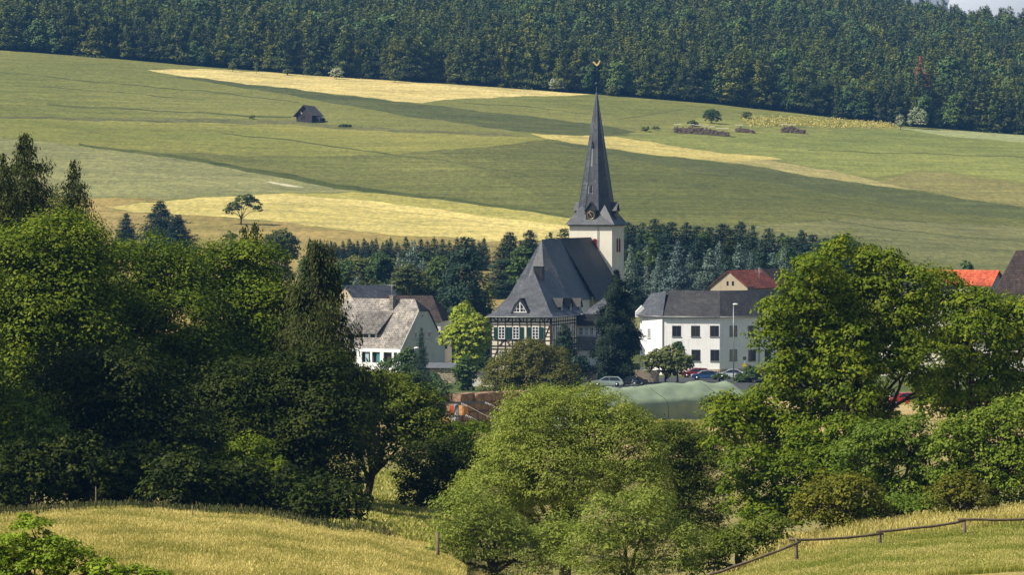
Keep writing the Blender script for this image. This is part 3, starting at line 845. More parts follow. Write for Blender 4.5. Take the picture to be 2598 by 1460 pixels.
# ---- half-timbered parsonage
def timber_house():
    H = Local(1399, 640, 17)
    r = H.root('timber_house', 'tall half-timbered house with steep slate hip roof and green shutters', 'house')
    xl, _ = H.F(1243.5, 804)
    zE = H.F(1330, 804)[1]
    Wd = -xl; dep = 17.0
    MB().box(xl, 0, 0, dep, -1.5, zE).build('wall', M['panel_white'], r)
    # beams on front
    b = MB()
    def hz(py, w, x0=xl, x1=0.0, d=0.035):
        z = H.F(1320, py)[1]
        b.box(x0, x1, -d, 0, z - w / 2, z + w / 2)
        return z
    def vt(px, p0, p1, w=0.20, d=0.045):
        x, z1 = H.F(px, p0); z0 = H.F(px, p1)[1]
        b.box(x - w / 2, x + w / 2, -d, 0, z0, z1)
    def dg(pa, ya, pb, yb, w=0.17, d=0.040):
        xa, za = H.F(pa, ya); xb, zb = H.F(pb, yb)
        b.beam((xa, 0, za), (xb, 0, zb), w, d)
    for py, w in ((806, 0.26), (817.5, 0.19), (825, 0.19), (864.5, 0.18), (879.5, 0.22), (887, 0.22), (925, 0.2)): hz(py, w)
    posts = [1245.2, 1263, 1282, 1300, 1318.5, 1337, 1347.5, 1370, 1382, 1397.3]
    for i, p in enumerate(posts):
        vt(p, 804, 945, 0.30 if i in (0, len(posts) - 1) else 0.17)
    for p in (1273, 1291, 1309, 1328, 1358): vt(p, 864, 879, 0.15); vt(p, 804, 818, 0.15)
    for a in ((1249, 806, 1262, 818), (1283, 818, 1298, 805), (1312, 805, 1325, 818), (1344, 818, 1357, 806), (1372, 805, 1380, 818), (1386, 818, 1396, 806)): dg(*a)
    for a in ((1265, 879, 1280, 865), (1284, 865, 1297, 879), (1303, 879, 1316, 865), (1320, 865, 1335, 879), (1350, 879, 1364, 865), (1371, 865, 1379, 879)): dg(*a)
    dg(1375, 878, 1394, 828); dg(1246, 928, 1262, 888); dg(1384, 926, 1396, 889); dg(1338, 924, 1346, 889); dg(1285, 924, 1299, 889)
    for p0, p1 in ((1246, 1262), (1383, 1396)):
        for py in (836, 845, 855, 898, 908, 917, 935):
            x0 = H.F(p0, py)[0]; x1, z = H.F(p1, py)
            b.box(x0, x1, -0.03, 0, z - 0.07, z + 0.07)
    # right side beams
    for py, w in ((806, 0.26), (817.5, 0.19), (825, 0.19), (864.5, 0.18), (880, 0.22), (887, 0.22)):
        z = H.F(1320, py)[1]
        b.box(0, 0.035, 0, dep, z - w / 2, z + w / 2)
    k = 0
    y = 0.15
    while y < dep:
        b.box(0, 0.045, y - 0.1, y + 0.1, 0, zE)
        y += 1.25
    for y0 in (0.3, 4.2, 8.0, 12.0):
        b.slab([(0, y0, zE - 3.3), (0, y0 + 0.18, zE - 3.3), (0, y0 + 1.2, zE - 1.4), (0, y0 + 1.02, zE - 1.4)], (0.035, 0, 0))
    b.build('timber_frame', M['timber'], r)
    # windows and shutters, front
    for pc in (1273, 1309.4, 1358.7):
        x0, z1 = H.F(pc - 8.6, 829); x1, z0 = H.F(pc + 8.6, 860.5)
        window(r, x0, x1, z0, z1, -0.06, bars=(1, 3), fw=0.10, proud=0.07)
    for p0, p1 in ((1253.2, 1263.5), (1283, 1299.6), (1318.6, 1328.8), (1338.8, 1349.2), (1368.5, 1378.8)):
        x0, z1 = H.F(p0, 830.5); x1, z0 = H.F(p1, 861)
        n = 2 if p1 - p0 > 12 else 1
        for i in range(n):
            a0 = x0 + (x1 - x0) * i / n + 0.01; a1 = x0 + (x1 - x0) * (i + 1) / n - 0.01
            m = MB().box(a0, a1, -0.10, -0.05, z0, z1)
            zz = z0 + 0.1
            while zz < z1 - 0.1:
                m.box(a0 + 0.06, a1 - 0.06, -0.115, -0.10, zz, zz + 0.045); zz += 0.11
            m.build('shutter', M['shutter'], r)
    for pc in (1273, 1309.4, 1358.7):
        x0, z1 = H.F(pc - 7.5, 891); x1, z0 = H.F(pc + 7.5, 918)
        window(r, x0, x1, z0, z1, -0.06, bars=(1, 2), fw=0.10, proud=0.07)
    for y0 in (3.1, 6.9, 11.0):
        window(r, y0, y0 + 0.95, zE - 3.3, zE - 1.6, 0.03, bars=(1, 2), fw=0.09, face='right')
    # roof: flared skirt then steep hip
    ov = 0.55
    a = [(xl - ov, -ov), (ov, -ov), (ov, dep + ov), (xl - ov, dep + ov)]
    i1 = 0.75
    bb = [(xl + i1 - ov, i1 - ov + 0.1), (-i1 + ov, i1 - ov + 0.1), (-i1 + ov, dep), (xl + i1 - ov, dep)]
    yA = H.R(1355, 690, xl / 2)[0]
    zA = H.Z(690, xl / 2, yA)
    zf = zE + 0.30
    mid = [(p[0], p[1], zf + 0.25) for p in bb]
    ez = zE - 0.05
    A = [(p[0], p[1], ez) for p in a]
    m = MB()
    yB = dep - 1.2
    top = [(xl / 2, yA, zA), (xl / 2, yB, zA)]
    vs = A + mid + top
    m.add(vs, [(0, 1, 5, 4), (1, 2, 6, 5), (2, 3, 7, 6), (3, 0, 4, 7), (4, 5, 8), (5, 6, 9, 8), (6, 7, 9), (7, 4, 8, 9), (0, 3, 2, 1)])
    rf = m.build('roof', M['slate'], r)
    g = MB()
    for p, q in ((A[0], A[1]), (A[1], A[2])):
        g.tube([Vector(p) - Vector((0, 0, .03)), Vector(q) - Vector((0, 0, .03))], 0.07, 6)
    g.build('gutter', M['zinc'], r)
    # hooded attic dormer in the front slope
    x0, zb = H.F(1300, 793.5, 0.3); x1, _ = H.F(1339, 793, 0.3); xc = (x0 + x1) / 2
    zt_ = H.F(1320, 759, 0.4)[1]
    hw = (x1 - x0) / 2
    prof = [(xc - hw - 0.25, zb - 0.15), (xc - hw * 0.75, zb + (zt_ - zb) * 0.55), (xc, zt_ + 0.1), (xc + hw * 0.75, zb + (zt_ - zb) * 0.55), (xc + hw + 0.25, zb - 0.15)]
    dm = MB(); yf = 0.12
    inner = [(xc - hw + 0.1, zb), (xc - hw * 0.5, zb + (zt_ - zb) * 0.45), (xc, zt_ - 0.38), (xc + hw * 0.5, zb + (zt_ - zb) * 0.45), (xc + hw - 0.1, zb)]
    for i in range(4):
        p, q, pi, qi = prof[i], prof[i + 1], inner[i], inner[i + 1]
        yb2 = 4.6
        dm.add([(p[0], yf, p[1]), (q[0], yf, q[1]), (qi[0], yf, qi[1]), (pi[0], yf, pi[1])], [(0, 1, 2, 3)])
        dm.add([(p[0], yf, p[1]), (q[0], yf, q[1]), (q[0] * 0.4 + xc * 0.6, yb2 - (1.6 if i in (0, 3) else 0), q[1]), (p[0] * 0.4 + xc * 0.6, yb2 - (1.6 if i in (0, 3) else 0), p[1])], [(0, 1, 2, 3)])
        dm.add([(pi[0], yf, pi[1]), (qi[0], yf, qi[1]), (qi[0], yf + 0.35, qi[1]), (pi[0], yf + 0.35, pi[1])], [(0, 1, 2, 3)])
    d = dm.build('dormer', M['slate_dark'], r)
    w = MB(); wi = [(xc + (p[0] - xc) * 0.97, p[1]) for p in inner]
    yw = yf + 0.12
    for i in range(4):
        w.beam((wi[i][0], yw, wi[i][1]), (wi[i + 1][0], yw, wi[i + 1][1]), 0.16, 0.06)
    w.beam((wi[0][0], yw, zb + 0.06), (wi[4][0], yw, zb + 0.06), 0.15, 0.062)
    w.box(xc - 0.09, xc + 0.09, yw - 0.07, yw, zb, zt_ - 0.4)
    for fx in (-0.5, 0.5):
        w.box(xc + fx * hw * 0.85 - 0.03, xc + fx * hw * 0.85 + 0.03, yw - 0.05, yw, zb, zb + (zt_ - zb) * 0.5)
    w.box(xc - hw + 0.3, xc + hw - 0.3, yw - 0.045, yw, zb + 0.55, zb + 0.61)
    wf = w.build('dormer_window', M['paint_white'], d)
    MB().poly([(p[0], yw + 0.02, p[1]) for p in wi]).build('dormer_glass', M['glass'], d)
    # slate-hung chimney on the ridge
    cy = yA + 1.2
    cx0 = xl / 2 - 0.1
    z1 = H.Z(678, cx0, cy)
    c = MB().box(cx0 - 0.2, cx0 + 1.25, cy - 0.6, cy + 0.6, zA - 2.0, z1)
    c.box(cx0 - 0.26, cx0 + 1.31, cy - 0.66, cy + 0.66, z1, z1 + 0.12)
    c.build('chimney', M['slate_dark'], rf)
    # three gabled dormers in the right slope
    for pa in (1425.5, 1447.5, 1472):
        x0 = -0.35
        y0, zr = H.R(pa, 758, x0)
        zb = H.Z(793, x0, y0)
        hwid = 0.75
        g = MB()
        ze = zr - 1.15
        g.box(-2.6, x0, y0 - hwid + 0.06, y0 + hwid - 0.06, zb, ze)
        g.add([(x0, y0 - hwid + 0.06, ze), (x0, y0 + hwid - 0.06, ze), (x0, y0, zr - 0.1)], [(0, 1, 2)])
        dd = g.build('dormer', M['slate_dark'], r)
        q = MB()
        for sgn in (-1, 1):
            q.slab([(x0 + 0.22, y0, zr), (x0 + 0.22, y0 + sgn * (hwid + 0.16), ze - 0.22), (-2.9, y0 + sgn * (hwid + 0.16), ze - 0.22), (-3.3, y0, zr)], (0, 0, 0.07))
        q.build('dormer_roof', M['slate_brown'], dd)
        ww = MB().box(x0, x0 + 0.05, y0 - 0.42, y0 + 0.42, zb + 0.3, ze + 0.3)
        ww.build('dormer_window', M['paint_white'], dd)
        for sy in (-1, 1):
            ww = MB()
            for k in range(3):
                zz = zb + 0.38 + k * (ze + 0.3 - zb - 0.3 - 0.16) / 3
                ww.box(x0 + 0.04, x0 + 0.062, y0 + sy * 0.2 - 0.13, y0 + sy * 0.2 + 0.13, zz, zz + (ze - zb) / 3 - 0.12)
            ww.build('dormer_glass', M['glass'], dd)
    return H
TH = timber_house()

# ---- annex between the timber house and the big spruce
def annex():
    H = Local(1552, 653, 12)
    r = H.root('slate_annex', 'low slate-hung annex with hipped roof between timber house and dark spruce', 'house')
    xl = H.F(1442, 800)[0]
    zE = H.F(1500, 797)[1]; dep = 9.0
    MB().box(xl, 0, 0, dep, -1.5, zE).build('wall', M['wall_white'], r)
    ov = 0.4; zr = H.Z(757, xl / 2, dep / 2)
    xa = H.F(1484, 800)[0]
    m = MB()
    x0 = xa; vs = [(x0 - ov, -ov, zE), (ov, -ov, zE), (ov, dep + ov, zE), (x0 - ov, dep + ov, zE), (x0 + 2.3, 3.3, zr), (-1.8, 3.3, zr), (-1.8, dep - 3, zr), (x0 + 2.3, dep - 3, zr)]
    m.add(vs, [(0, 1, 5, 4), (1, 2, 6, 5), (2, 3, 7, 6), (3, 0, 4, 7), (4, 5, 6, 7), (0, 3, 2, 1)])
    m.build('roof', M['slate'], r)
    z1 = H.F(1480, 800)[1]; z0 = H.F(1480, 827)[1]
    q = MB().box(xl - 0.3, 0.05, -0.9, 0, z0, z1).box(xl - 0.3, xa, -1.2, 0.2, z1 - 0.02, z1 + 0.15)
    q.build('cladding', M['slate_dark'], r)
    z1 = H.F(1480, 855)[1]; z0 = H.F(1480, 890)[1]
    MB().box(xl - 0.1, 0.06, -0.35, 0, z0, z1).build('cladding', M['wall_grey_slate'], r)
    for p0, p1 in ((1456.5, 1467), (1469, 1479.5), (1484.5, 1492), (1497, 1506), (1511, 1520), (1526, 1535)):
        a, zt1 = H.F(p0, 831); b, zb1 = H.F(p1, 851)
        window(r, a, b, zb1, zt1, -0.04, bars=(1, 1), fw=0.09)
M['wall_grey_slate'] = brickmat('grey_slate_cladding', (0.17, 0.17, 0.18), (0.13, 0.13, 0.14), (0.08, 0.08, 0.09), 0.3, 0.2, 0.015, 0.7)
annex()

# ---- church
def church():
    H = Local(1498.5, 700, 17)
    r = H.root('village_church', 'white village church with tall pointed slate spire and steep slate nave roof', 'church')
    hw = 3.72
    zt_ = H.Z(573, 0, 0)
    MB().box(-hw, hw, 0, 2 * hw, -1.5, zt_).build('tower', M['wall_cream'], r)
    # eave mould
    MB().box(-hw - 0.22, hw + 0.22, -0.22, 2 * hw + 0.22, zt_ - 0.05, zt_ + 0.16).build('cornice', M['wood_grey'], r)
    # spire
    c = Vector((0, hw, zt_ + 0.15)); e = hw + 0.6
    apex = H.Z(224, 0, hw) - c.z
    a1 = 2.95; z1 = 1.75; h1 = a1 * math.tan(math.radians(22.5))
    a0 = 2.72; z2 = 3.4
    def ap(z): return a1 * (apex - z) / (apex - z1)
    m = MB()
    O1 = []; 
    for k in range(8):
        an = math.radians(-90 - 22.5 + 45 * k); R_ = a1 / math.cos(math.radians(22.5))
        O1.append((math.cos(an) * R_, math.sin(an) * R_, z1))
    sq = [(-e, -e, 0), (e, -e, 0), (e, e, 0), (-e, e, 0)]
    vs = [tuple(Vector(p) + c) for p in O1] + [tuple(Vector(p) + c) for p in sq] + [tuple(Vector((0, 0, apex)) + c)]
    fs = [(k, (k + 1) % 8, 12) for k in range(8)]
    fs += [(8, 9, 1, 0), (9, 10, 3, 2), (10, 11, 5, 4), (11, 8, 7, 6)]
    # broaches
    for q, (va, vb, an) in enumerate(((1, 2, -45), (3, 4, 45), (5, 6, 135), (7, 0, 225))):
        zz = z2; A_ = ap(zz) + 0.02
        p = (math.cos(math.radians(an)) * A_, math.sin(math.radians(an)) * A_, zz)
        vs.append(tuple(Vector(p) + c)); i = len(vs) - 1
        co = [9, 10, 11, 8][q]
        fs += [(co, i, va), (co, vb, i)]
    fs.append((8, 11, 10, 9))
    m.add(vs, fs)
    sp = m.build('spire', M['slate'], r)
    rib = MB()
    for k in range(8):
        rib.tube([Vector(O1[k]) + c, Vector((0, 0, apex)) + c], [0.06, 0.03], 5)
    rib.build('ridge_flashing', M['slate_light'], sp)
    # small slate vents and patches on the spire
    for zz, w in ((13.4, 0.4), (6.0, 0.45)):
        pt = MB()
        yy = hw - ap(zz)
        pt.slab([(-0.35 - w / 2, yy - 0.02, c.z + zz - 0.35), (-0.35 + w / 2, yy - 0.02, c.z + zz - 0.35), (-0.35, yy + 0.1, c.z + zz + 0.7)], (0, -0.22, 0))
        pt.build('spire_hatch', M['slate_dark'], sp)
    pt = MB()
    yy0 = hw - ap(9.8); yy1 = hw - ap(12.9)
    pt.slab([(-0.42, yy0 - 0.01, c.z + 9.8), (-0.22, yy0 - 0.01, c.z + 9.8), (-0.28, yy1 - 0.01, c.z + 12.9), (-0.40, yy1 - 0.01, c.z + 12.9)], (0, -0.03, 0))
    pt.build('lead_patch', M['metal_grey'], sp)
    yy0 = hw - ap(5.2); yy1 = hw - ap(6.0)
    for sx in (-0.75, -0.1): MB().slab([(sx, yy0 - 0.01, c.z + 5.2), (sx + 0.12, yy0 - 0.01, c.z + 5.2), (sx + 0.12, yy1 - 0.01, c.z + 6.4), (sx, yy1 - 0.01, c.z + 6.4)], (0, -0.03, 0)).build('lead_patch', M['metal_grey'], sp)
    # dormers with clock faces on four sides
    for k in range(4):
        an = k * math.pi / 2
        def T(p): 
            x, y, z = p
            return (x * math.cos(an) - y * math.sin(an), x * math.sin(an) + y * math.cos(an) + hw, z + c.z)
        yf = -(a1 + 0.62)
        g = MB(); zb, ze, zp = 0.55, 2.55, 3.75; w2 = 0.98
        g.box(-w2 + 0.1, w2 - 0.1, yf, -1.2, zb, ze)
        g.add([(-w2 + 0.1, yf, ze), (w2 - 0.1, yf, ze), (0, yf, zp - 0.15), (-w2 + 0.1, -1.2, ze), (w2 - 0.1, -1.2, ze), (0, -1.2, zp - 0.15)], [(0, 1, 2), (3, 5, 4), (0, 2, 5, 3), (1, 4, 5, 2)])
        g.v = [T(p) for p in g.v]
        d = g.build('clock_dormer', M['slate_dark'], r)
        q = MB()
        for sgn in (-1, 1):
            q.slab([(0, yf - 0.2, zp), (sgn * (w2 + 0.12), yf - 0.2, ze - 0.25), (sgn * (w2 + 0.12), -1.6, ze - 0.25), (0, -1.6, zp)], (0, 0, 0.09))
        q.v = [T(p) for p in q.v]
        q.build('dormer_roof', M['slate'], d)
        f = MB(); f.box(-0.78, 0.78, yf - 0.05, yf, zb + 0.25, zb + 1.9); f.v = [T(p) for p in f.v]
        cf = f.build('clock_face', M['clock'], d)
        zc = zb + 1.08
        f = MB(); f.tube([(math.sin(t) * 0.62, yf - 0.06, zc + math.cos(t) * 0.62) for t in np.linspace(0, 2 * math.pi, 25)], 0.03, 5, False)
        f.v = [T(p) for p in f.v]; f.build('clock_ring', M['gold'], d)
        for p, q, w in (((0, 0), (-0.28, 0.42), 0.08), ((0.15, -0.25), (0, 0), 0.06)):
            f = MB(); f.beam((p[0], yf - 0.06 - w * 0.2, zc + p[1]), (q[0], yf - 0.06 - w * 0.2, zc + q[1]), w, 0.03)
            f.v = [T(p_) for p_ in f.v]; f.build('clock_hand', M['gold'], d)
    # ball, rod and weathercock
    at = Vector((0, hw, c.z + apex))
    MB().tube([at - Vector((0, 0, 1.2)), at + Vector((0, 0, 0.3))], [0.14, 0.10], 8).tube([at + Vector((0, 0, .3)), at + Vector((0, 0, 4.0))], 0.028, 6).build('spire_rod', M['slate_dark'], sp)
    MB().ball(at + Vector((0, 0, 0.72)), 0.36).build('spire_ball', M['ball_blue'], sp)
    q = MB(); w = 0.05
    ck = [(-0.62, 0.62), (-0.34, 0.52), (-0.10, 0.18), (0.12, 0.20), (0.34, 0.50), (0.42, 0.78), (0.58, 0.80), (0.66, 0.60), (0.56, 0.44), (0.42, 0.14), (0.16, -0.14), (-0.10, -0.16), (-0.30, 0.06), (-0.46, 0.26), (-0.72, 0.36)]
    q.slab([at + Vector((p[0], w / 2, 3.95 + p[1])) for p in ck], (0, -w, 0))
    q.build('weathercock', M['gold'], sp)
    # bell windows
    def bell(x, z0, z1, face):
        q = MB(); w2 = 0.42; pts = [(-w2, z0), (w2, z0), (w2, z1)] + [(w2 * math.cos(t), z1 + 0.42 * math.sin(t)) for t in (0.5, 1.05, 1.57, 2.1, 2.64)] + [(-w2, z1)]
        i = MB(); pin = [(p[0] * 0.62, z0 + 0.12 + (p[1] - z0) * 0.92 - (0.04 if p[1] > z1 else 0)) for p in pts]
        if face == 'front':
            q.slab([(x + p[0], 0, p[1]) for p in pts], (0, -0.06, 0)); i.slab([(x + p[0], -0.06, p[1]) for p in pin], (0, -0.012, 0))
        else:
            q.slab([(hw, x + p[0], p[1]) for p in pts], (0.06, 0, 0)); i.slab([(hw + 0.06, x + p[0], p[1]) for p in pin], (0.012, 0, 0))
        o = q.build('bell_window', M['red_paint'], r)
        i.build('louvre', M['dark_red'], o)
    zb0 = H.Z(640, hw, hw); zb1 = H.Z(611, hw, hw)
    for dy in (-0.72, 0.72): bell(hw + dy + 0.25, zb0, zb1, 'right')
    zb0 = H.Z(640, 0, 0); zb1 = H.Z(612, 0, 0)
    for dx in (-0.75, 0.75): bell(dx, zb0, zb1, 'front')
    # downpipe
    x1 = H.F(1517, 590)[0]
    MB().tube([(x1 - 0.05, -0.5, zt_ + 0.25), (x1, -0.16, zt_ - 0.5), (x1, -0.12, zt_ - 5.5), (x1 + 0.3, -0.12, zt_ - 6.5), (x1 + 0.3, -0.12, 1)], 0.07, 6).build('downpipe', M['zinc'], r)
    # nave
    zR = H.Z(605, 0, -8)
    Ln = 17.8; nw = 5.95; zn = zR - 10.0
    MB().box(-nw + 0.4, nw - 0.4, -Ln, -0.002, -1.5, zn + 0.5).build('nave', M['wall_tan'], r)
    m = MB()
    for sgn in (-1, 1):
        m.slab([(0, 0, zR), (0, -Ln - 0.2, zR), (sgn * (nw + 0.25), -Ln - 0.2, zn), (sgn * (nw + 0.25), 0, zn)], (0, 0, -0.22))
    nr = m.build('nave_roof', M['slate_brown'], r)
    MB().tube([(0, 0, zR + .02), (0, -Ln - 0.2, zR + .02)], 0.09, 6).build('ridge_cap', M['slate_dark'], nr)
    # choir with polygonal end
    Lc = 10.9; cw = 5.35; y0 = -Ln - Lc
    zc = zR - 9.85
    so = cw * math.tan(math.radians(22.5))
    foot = [(-cw, -Ln), (-cw, y0 - so), (-so, y0 - cw), (so, y0 - cw), (cw, y0 - so), (cw, -Ln)]
    m = MB()
    vs = [(p[0], p[1], zc) for p in foot] + [(0, y0, zR), (0, -Ln, zR)]
    m.add(vs, [(0, 1, 6, 7), (1, 2, 6), (2, 3, 6), (3, 4, 6), (4, 5, 7, 6), (5, 4, 3, 2, 1, 0)])
    cr = m.build('choir_roof', M['slate'], r)
    m = MB()
    ft = [(p[0] * 0.93, p[1] + (0.25 if p[1] < y0 else 0)) for p in foot]
    n = len(ft)
    m.add([(p[0], p[1], -1.5) for p in ft] + [(p[0], p[1], zc + 0.1) for p in ft], [(i, (i + 1) % n, n + (i + 1) % n, n + i) for i in range(n)])
    m.build('choir', M['wall_cream'], r)
    # small hatch dormer and two gabled dormers on the right slopes
    def hatch(px, py, w, h, mat):
        # on right slope of the nave: x = nw*(zR-z)/(10)
        for xx in np.arange(0.5, 5.5, 0.1):
            y, z = H.R(px, py, xx)
            if z <= zR - xx * 10.0 / nw: break
        q = MB().box(xx - 0.9, xx + 0.22, y - w / 2, y + w / 2, z - 0.2, z + h)
        o = q.build('roof_hatch', M['slate_dark'], nr)
        q = MB()
        for sgn in (-1, 1):
            q.slab([(xx + 0.36, y, z + h + w * 0.45), (xx + 0.36, y + sgn * (w / 2 + 0.1), z + h - 0.06), (xx - 1.2, y + sgn * (w / 2 + 0.1), z + h - 0.06), (xx - 1.2, y, z + h + w * 0.45)], (0, 0, 0.06))
        q.build('hatch_roof', M[mat], o)
    hatch(1438, 683, 0.6, 0.55, 'slate_brown')
    hatch(1493, 712, 1.1, 1.1, 'slate')
    hatch(1512, 715, 1.1, 1.2, 'slate')
    hatch(1388, 704, 0.7, 0.5, 'slate')
    return H
M['slate_light'] = simple('slate_flashing', (0.13, 0.145, 0.17), (0.09, 0.10, 0.12), 2, 0.5)
M['ball_blue'] = simple('dark_blue_metal', (0.03, 0.045, 0.075), (0.02, 0.03, 0.05), 2, 0.35, metal=0.3)
M['dark_red'] = simple('dark_louvre', (0.07, 0.012, 0.015), (0.05, 0.01, 0.012), 4, 0.8)
church()

# ---- long white building
def white_building():
    D0 = 650.0
    g = gpt(1679, D0)
    r = empty('white_building', g, 0, 'long white two-storey building with dark hipped roof and square windows', 'building')
    def W2(px, D):
        return ((px - CX) / F * D - g.x, D - g.y)
    fp = [W2(1624, 656), W2(1679, 650), W2(1826, 647.5), W2(1925, 651.5), W2(2004, 656)]
    Zp = lambda py, D: CZ + (HY - py) / F * D - g.z
    zE = Zp(804, 650)
    back = [(p[0] + 0.6, p[1] + 10.5) for p in fp]
    m = MB()
    ring = fp + back[::-1]
    n = len(ring)
    m.add([(p[0], p[1], -1.5) for p in ring] + [(p[0], p[1], zE) for p in ring], [(i, (i + 1) % n, n + (i + 1) % n, n + i) for i in range(n)] + [tuple(range(n, 2 * n))])
    m.build('wall', M['wall_white'], r)
    # plinth
    pl = MB(); zp = Zp(936, 650)
    for a, b in ((1, 2), (2, 3), (3, 4)):
        p, q = Vector((*fp[a], 0)), Vector((*fp[b], 0)); t = (q - p).normalized(); nn = Vector((t.y, -t.x, 0)) * 0.12
        pl.slab([p + Vector((0, 0, -1.5)), q + Vector((0, 0, -1.5)), q + Vector((0, 0, zp)), p + Vector((0, 0, zp))], nn)
    pl.build('plinth', M['rubble'], r)
    # roof
    ov = 0.5
    ev = []
    for i, p in enumerate(fp): ev.append((p[0] + (-ov if i == 0 else 0), p[1] - ov, zE + 0.0))
    ev2 = [(p[0] + (-ov if i == 0 else ov if i == len(fp) - 1 else 0), p[1] + 10.5 + ov, zE) for i, p in enumerate(fp)]
    rz = Zp(737, 655.5)
    rl = [(W2(1703, 655)[0], W2(1703, 656)[1]), W2(1826, 652.8), W2(1925, 656.7), W2(1975, 660)]
    rr = [(p[0], p[1], rz) for p in rl]
    vs = ev + ev2 + rr
    nE = 5; R0 = 10
    fs = [(0, 1, R0), (1, 2, R0 + 1, R0), (2, 3, R0 + 2, R0 + 1), (3, 4, R0 + 3, R0 + 2), (4, 9, R0 + 3),
          (5, R0, 6), (6, R0, R0 + 1, 7), (7, R0 + 1, R0 + 2, 8), (8, R0 + 2, R0 + 3, 9), (0, R0, 5), (0, 5, 6, 7, 8, 9, 4, 3, 2, 1)]
    rf = MB().add(vs, fs).build('roof', M['slate_brown'], r)
    g2 = MB()
    for i in range(4): g2.tube([Vector(ev[i]) + Vector((0, -0.05, 0)), Vector(ev[i + 1]) + Vector((0, -0.05, 0))], 0.08, 6)
    g2.build('gutter', M['zinc'], r)
    # left wing roof: separate smoother hip in front of the main ridge
    z2 = Zp(742, 655)
    a = [(ev[0][0] - 0.2, ev[0][1] - 0.1, zE + 0.08), (ev[1][0] + 0.1, ev[1][1] - 0.15, zE + 0.08)]
    t0 = (W2(1652, 657.5)[0], W2(1652, 657.5)[1], z2 - 0.25); t1 = (W2(1690, 655)[0], W2(1690, 655)[1], z2 + 0.15)
    lft = (a[0][0] + 0.3, a[0][1] + 8, zE + 0.08)
    bk = (t1[0] + 0.2, t1[1] + 4, zE + 0.1)
    MB().add([a[0], a[1], t1, t0, lft, bk], [(0, 1, 2, 3), (0, 3, 4), (3, 2, 5, 4), (1, 5, 2), (0, 4, 5, 1)]).build('wing_roof', M['slate'], r)
    # windows
    def at(px):
        for i in range(4):
            a, b = fp[i], fp[i + 1]
            k = (px - CX) / F
            # solve a + t(b-a): (x+g.x) = k*(y+g.y)
            dx, dy = b[0] - a[0], b[1] - a[1]
            t = (k * (a[1] + g.y) - (a[0] + g.x)) / (dx - k * dy)
            if -0.02 <= t <= 1.02:
                return a[0] + dx * t, a[1] + dy * t, math.atan2(dy, dx)
        return None
    def win(pc, w, py1, py0, frame, pane, bars, fw, label=None, sill=True):
        x, y, an = at(pc)
        DD = y + g.y
        z1 = Zp(py1, DD); z0 = Zp(py0, DD)
        o = window(r, -w / 2, w / 2, z0, z1, 0, frame, pane, bars, fw, sill, label=label)
        for q in [o] + list(o.children):
            me = q.data
            me.transform(Matrix.Translation((x, y, 0)) @ Matrix.Rotation(an, 4, 'Z'))
    for pc in (1716.5, 1764.5, 1812.5, 1860.5, 1907, 1948, 1985):
        win(pc, 1.42, 827, 854.5, 'paint_dark', 'glass', (1, 0), 0.06)
    for pc in (1717, 1765.5, 1813.5, 1860.5, 1908, 1948, 1985):
        if pc == 1860.5: win(pc, 1.42, 887.5, 916.5, 'paint_dark', 'curtain', (1, 0), 0.05, 'window with tan curtains behind the glass')
        else: win(pc, 1.42, 888, 917, 'paint_dark', 'glass', (1, 0), 0.06)
    for pc in (1647, 1662 - 37):
        win(pc, 0.95, 834, 858, 'paint_white', 'glass', (2, 3), 0.07)
    # small basement grille
    x, y, an = at(1812)
    q = MB().box(-0.45, 0.45, -0.16, -0.122, 0, 0.32); o = q.build('basement_grille', M['paint_dark'], r)
    o.data.transform(Matrix.Translation((x, y, Zp(948, 648))) @ Matrix.Rotation(an, 4, 'Z'))
    for pp in (1681.5, 1926):
        x, y, an = at(pp)
        MB().tube([(x, y - 0.35, zE - 0.05), (x, y - 0.09, zE - 0.6), (x, y - 0.09, 0.1)], 0.07, 6).build('downpipe', M['zinc'], r)
    # white gable dormer on the wing, left end
    q = MB(); x, y, an = at(1629)
    zd0, zd1, zd2 = Zp(806, 655), Zp(792, 655), Zp(776, 655)
    q.box(x - 1.0, x + 0.9, y - 0.25, y + 2, zd0, zd1)
    q.slab([(x - 1.0, y - 0.25, zd1), (x + 0.9, y - 0.25, zd1), (x - 0.05, y - 0.25, zd2)], (0, 2.2, 0))
    q.build('dormer', M['wall_white'], r)
    window(r, x - 0.3, x + 0.5, zd0 + 0.3, zd1 + 0.1, y - 0.25, bars=(1, 1), fw=0.07)
    # chimney stubs
    for px, w in ((1720, 0.7), (1795, 0.9), (1905, 1.0)):
        p = W2(px, 656.5)
        MB().box(p[0] - w / 2, p[0] + w / 2, p[1] - 0.3, p[1] + 0.4, rz - 0.6, rz + 0.55).build('chimney', M['slate_dark'], rf)
white_building()

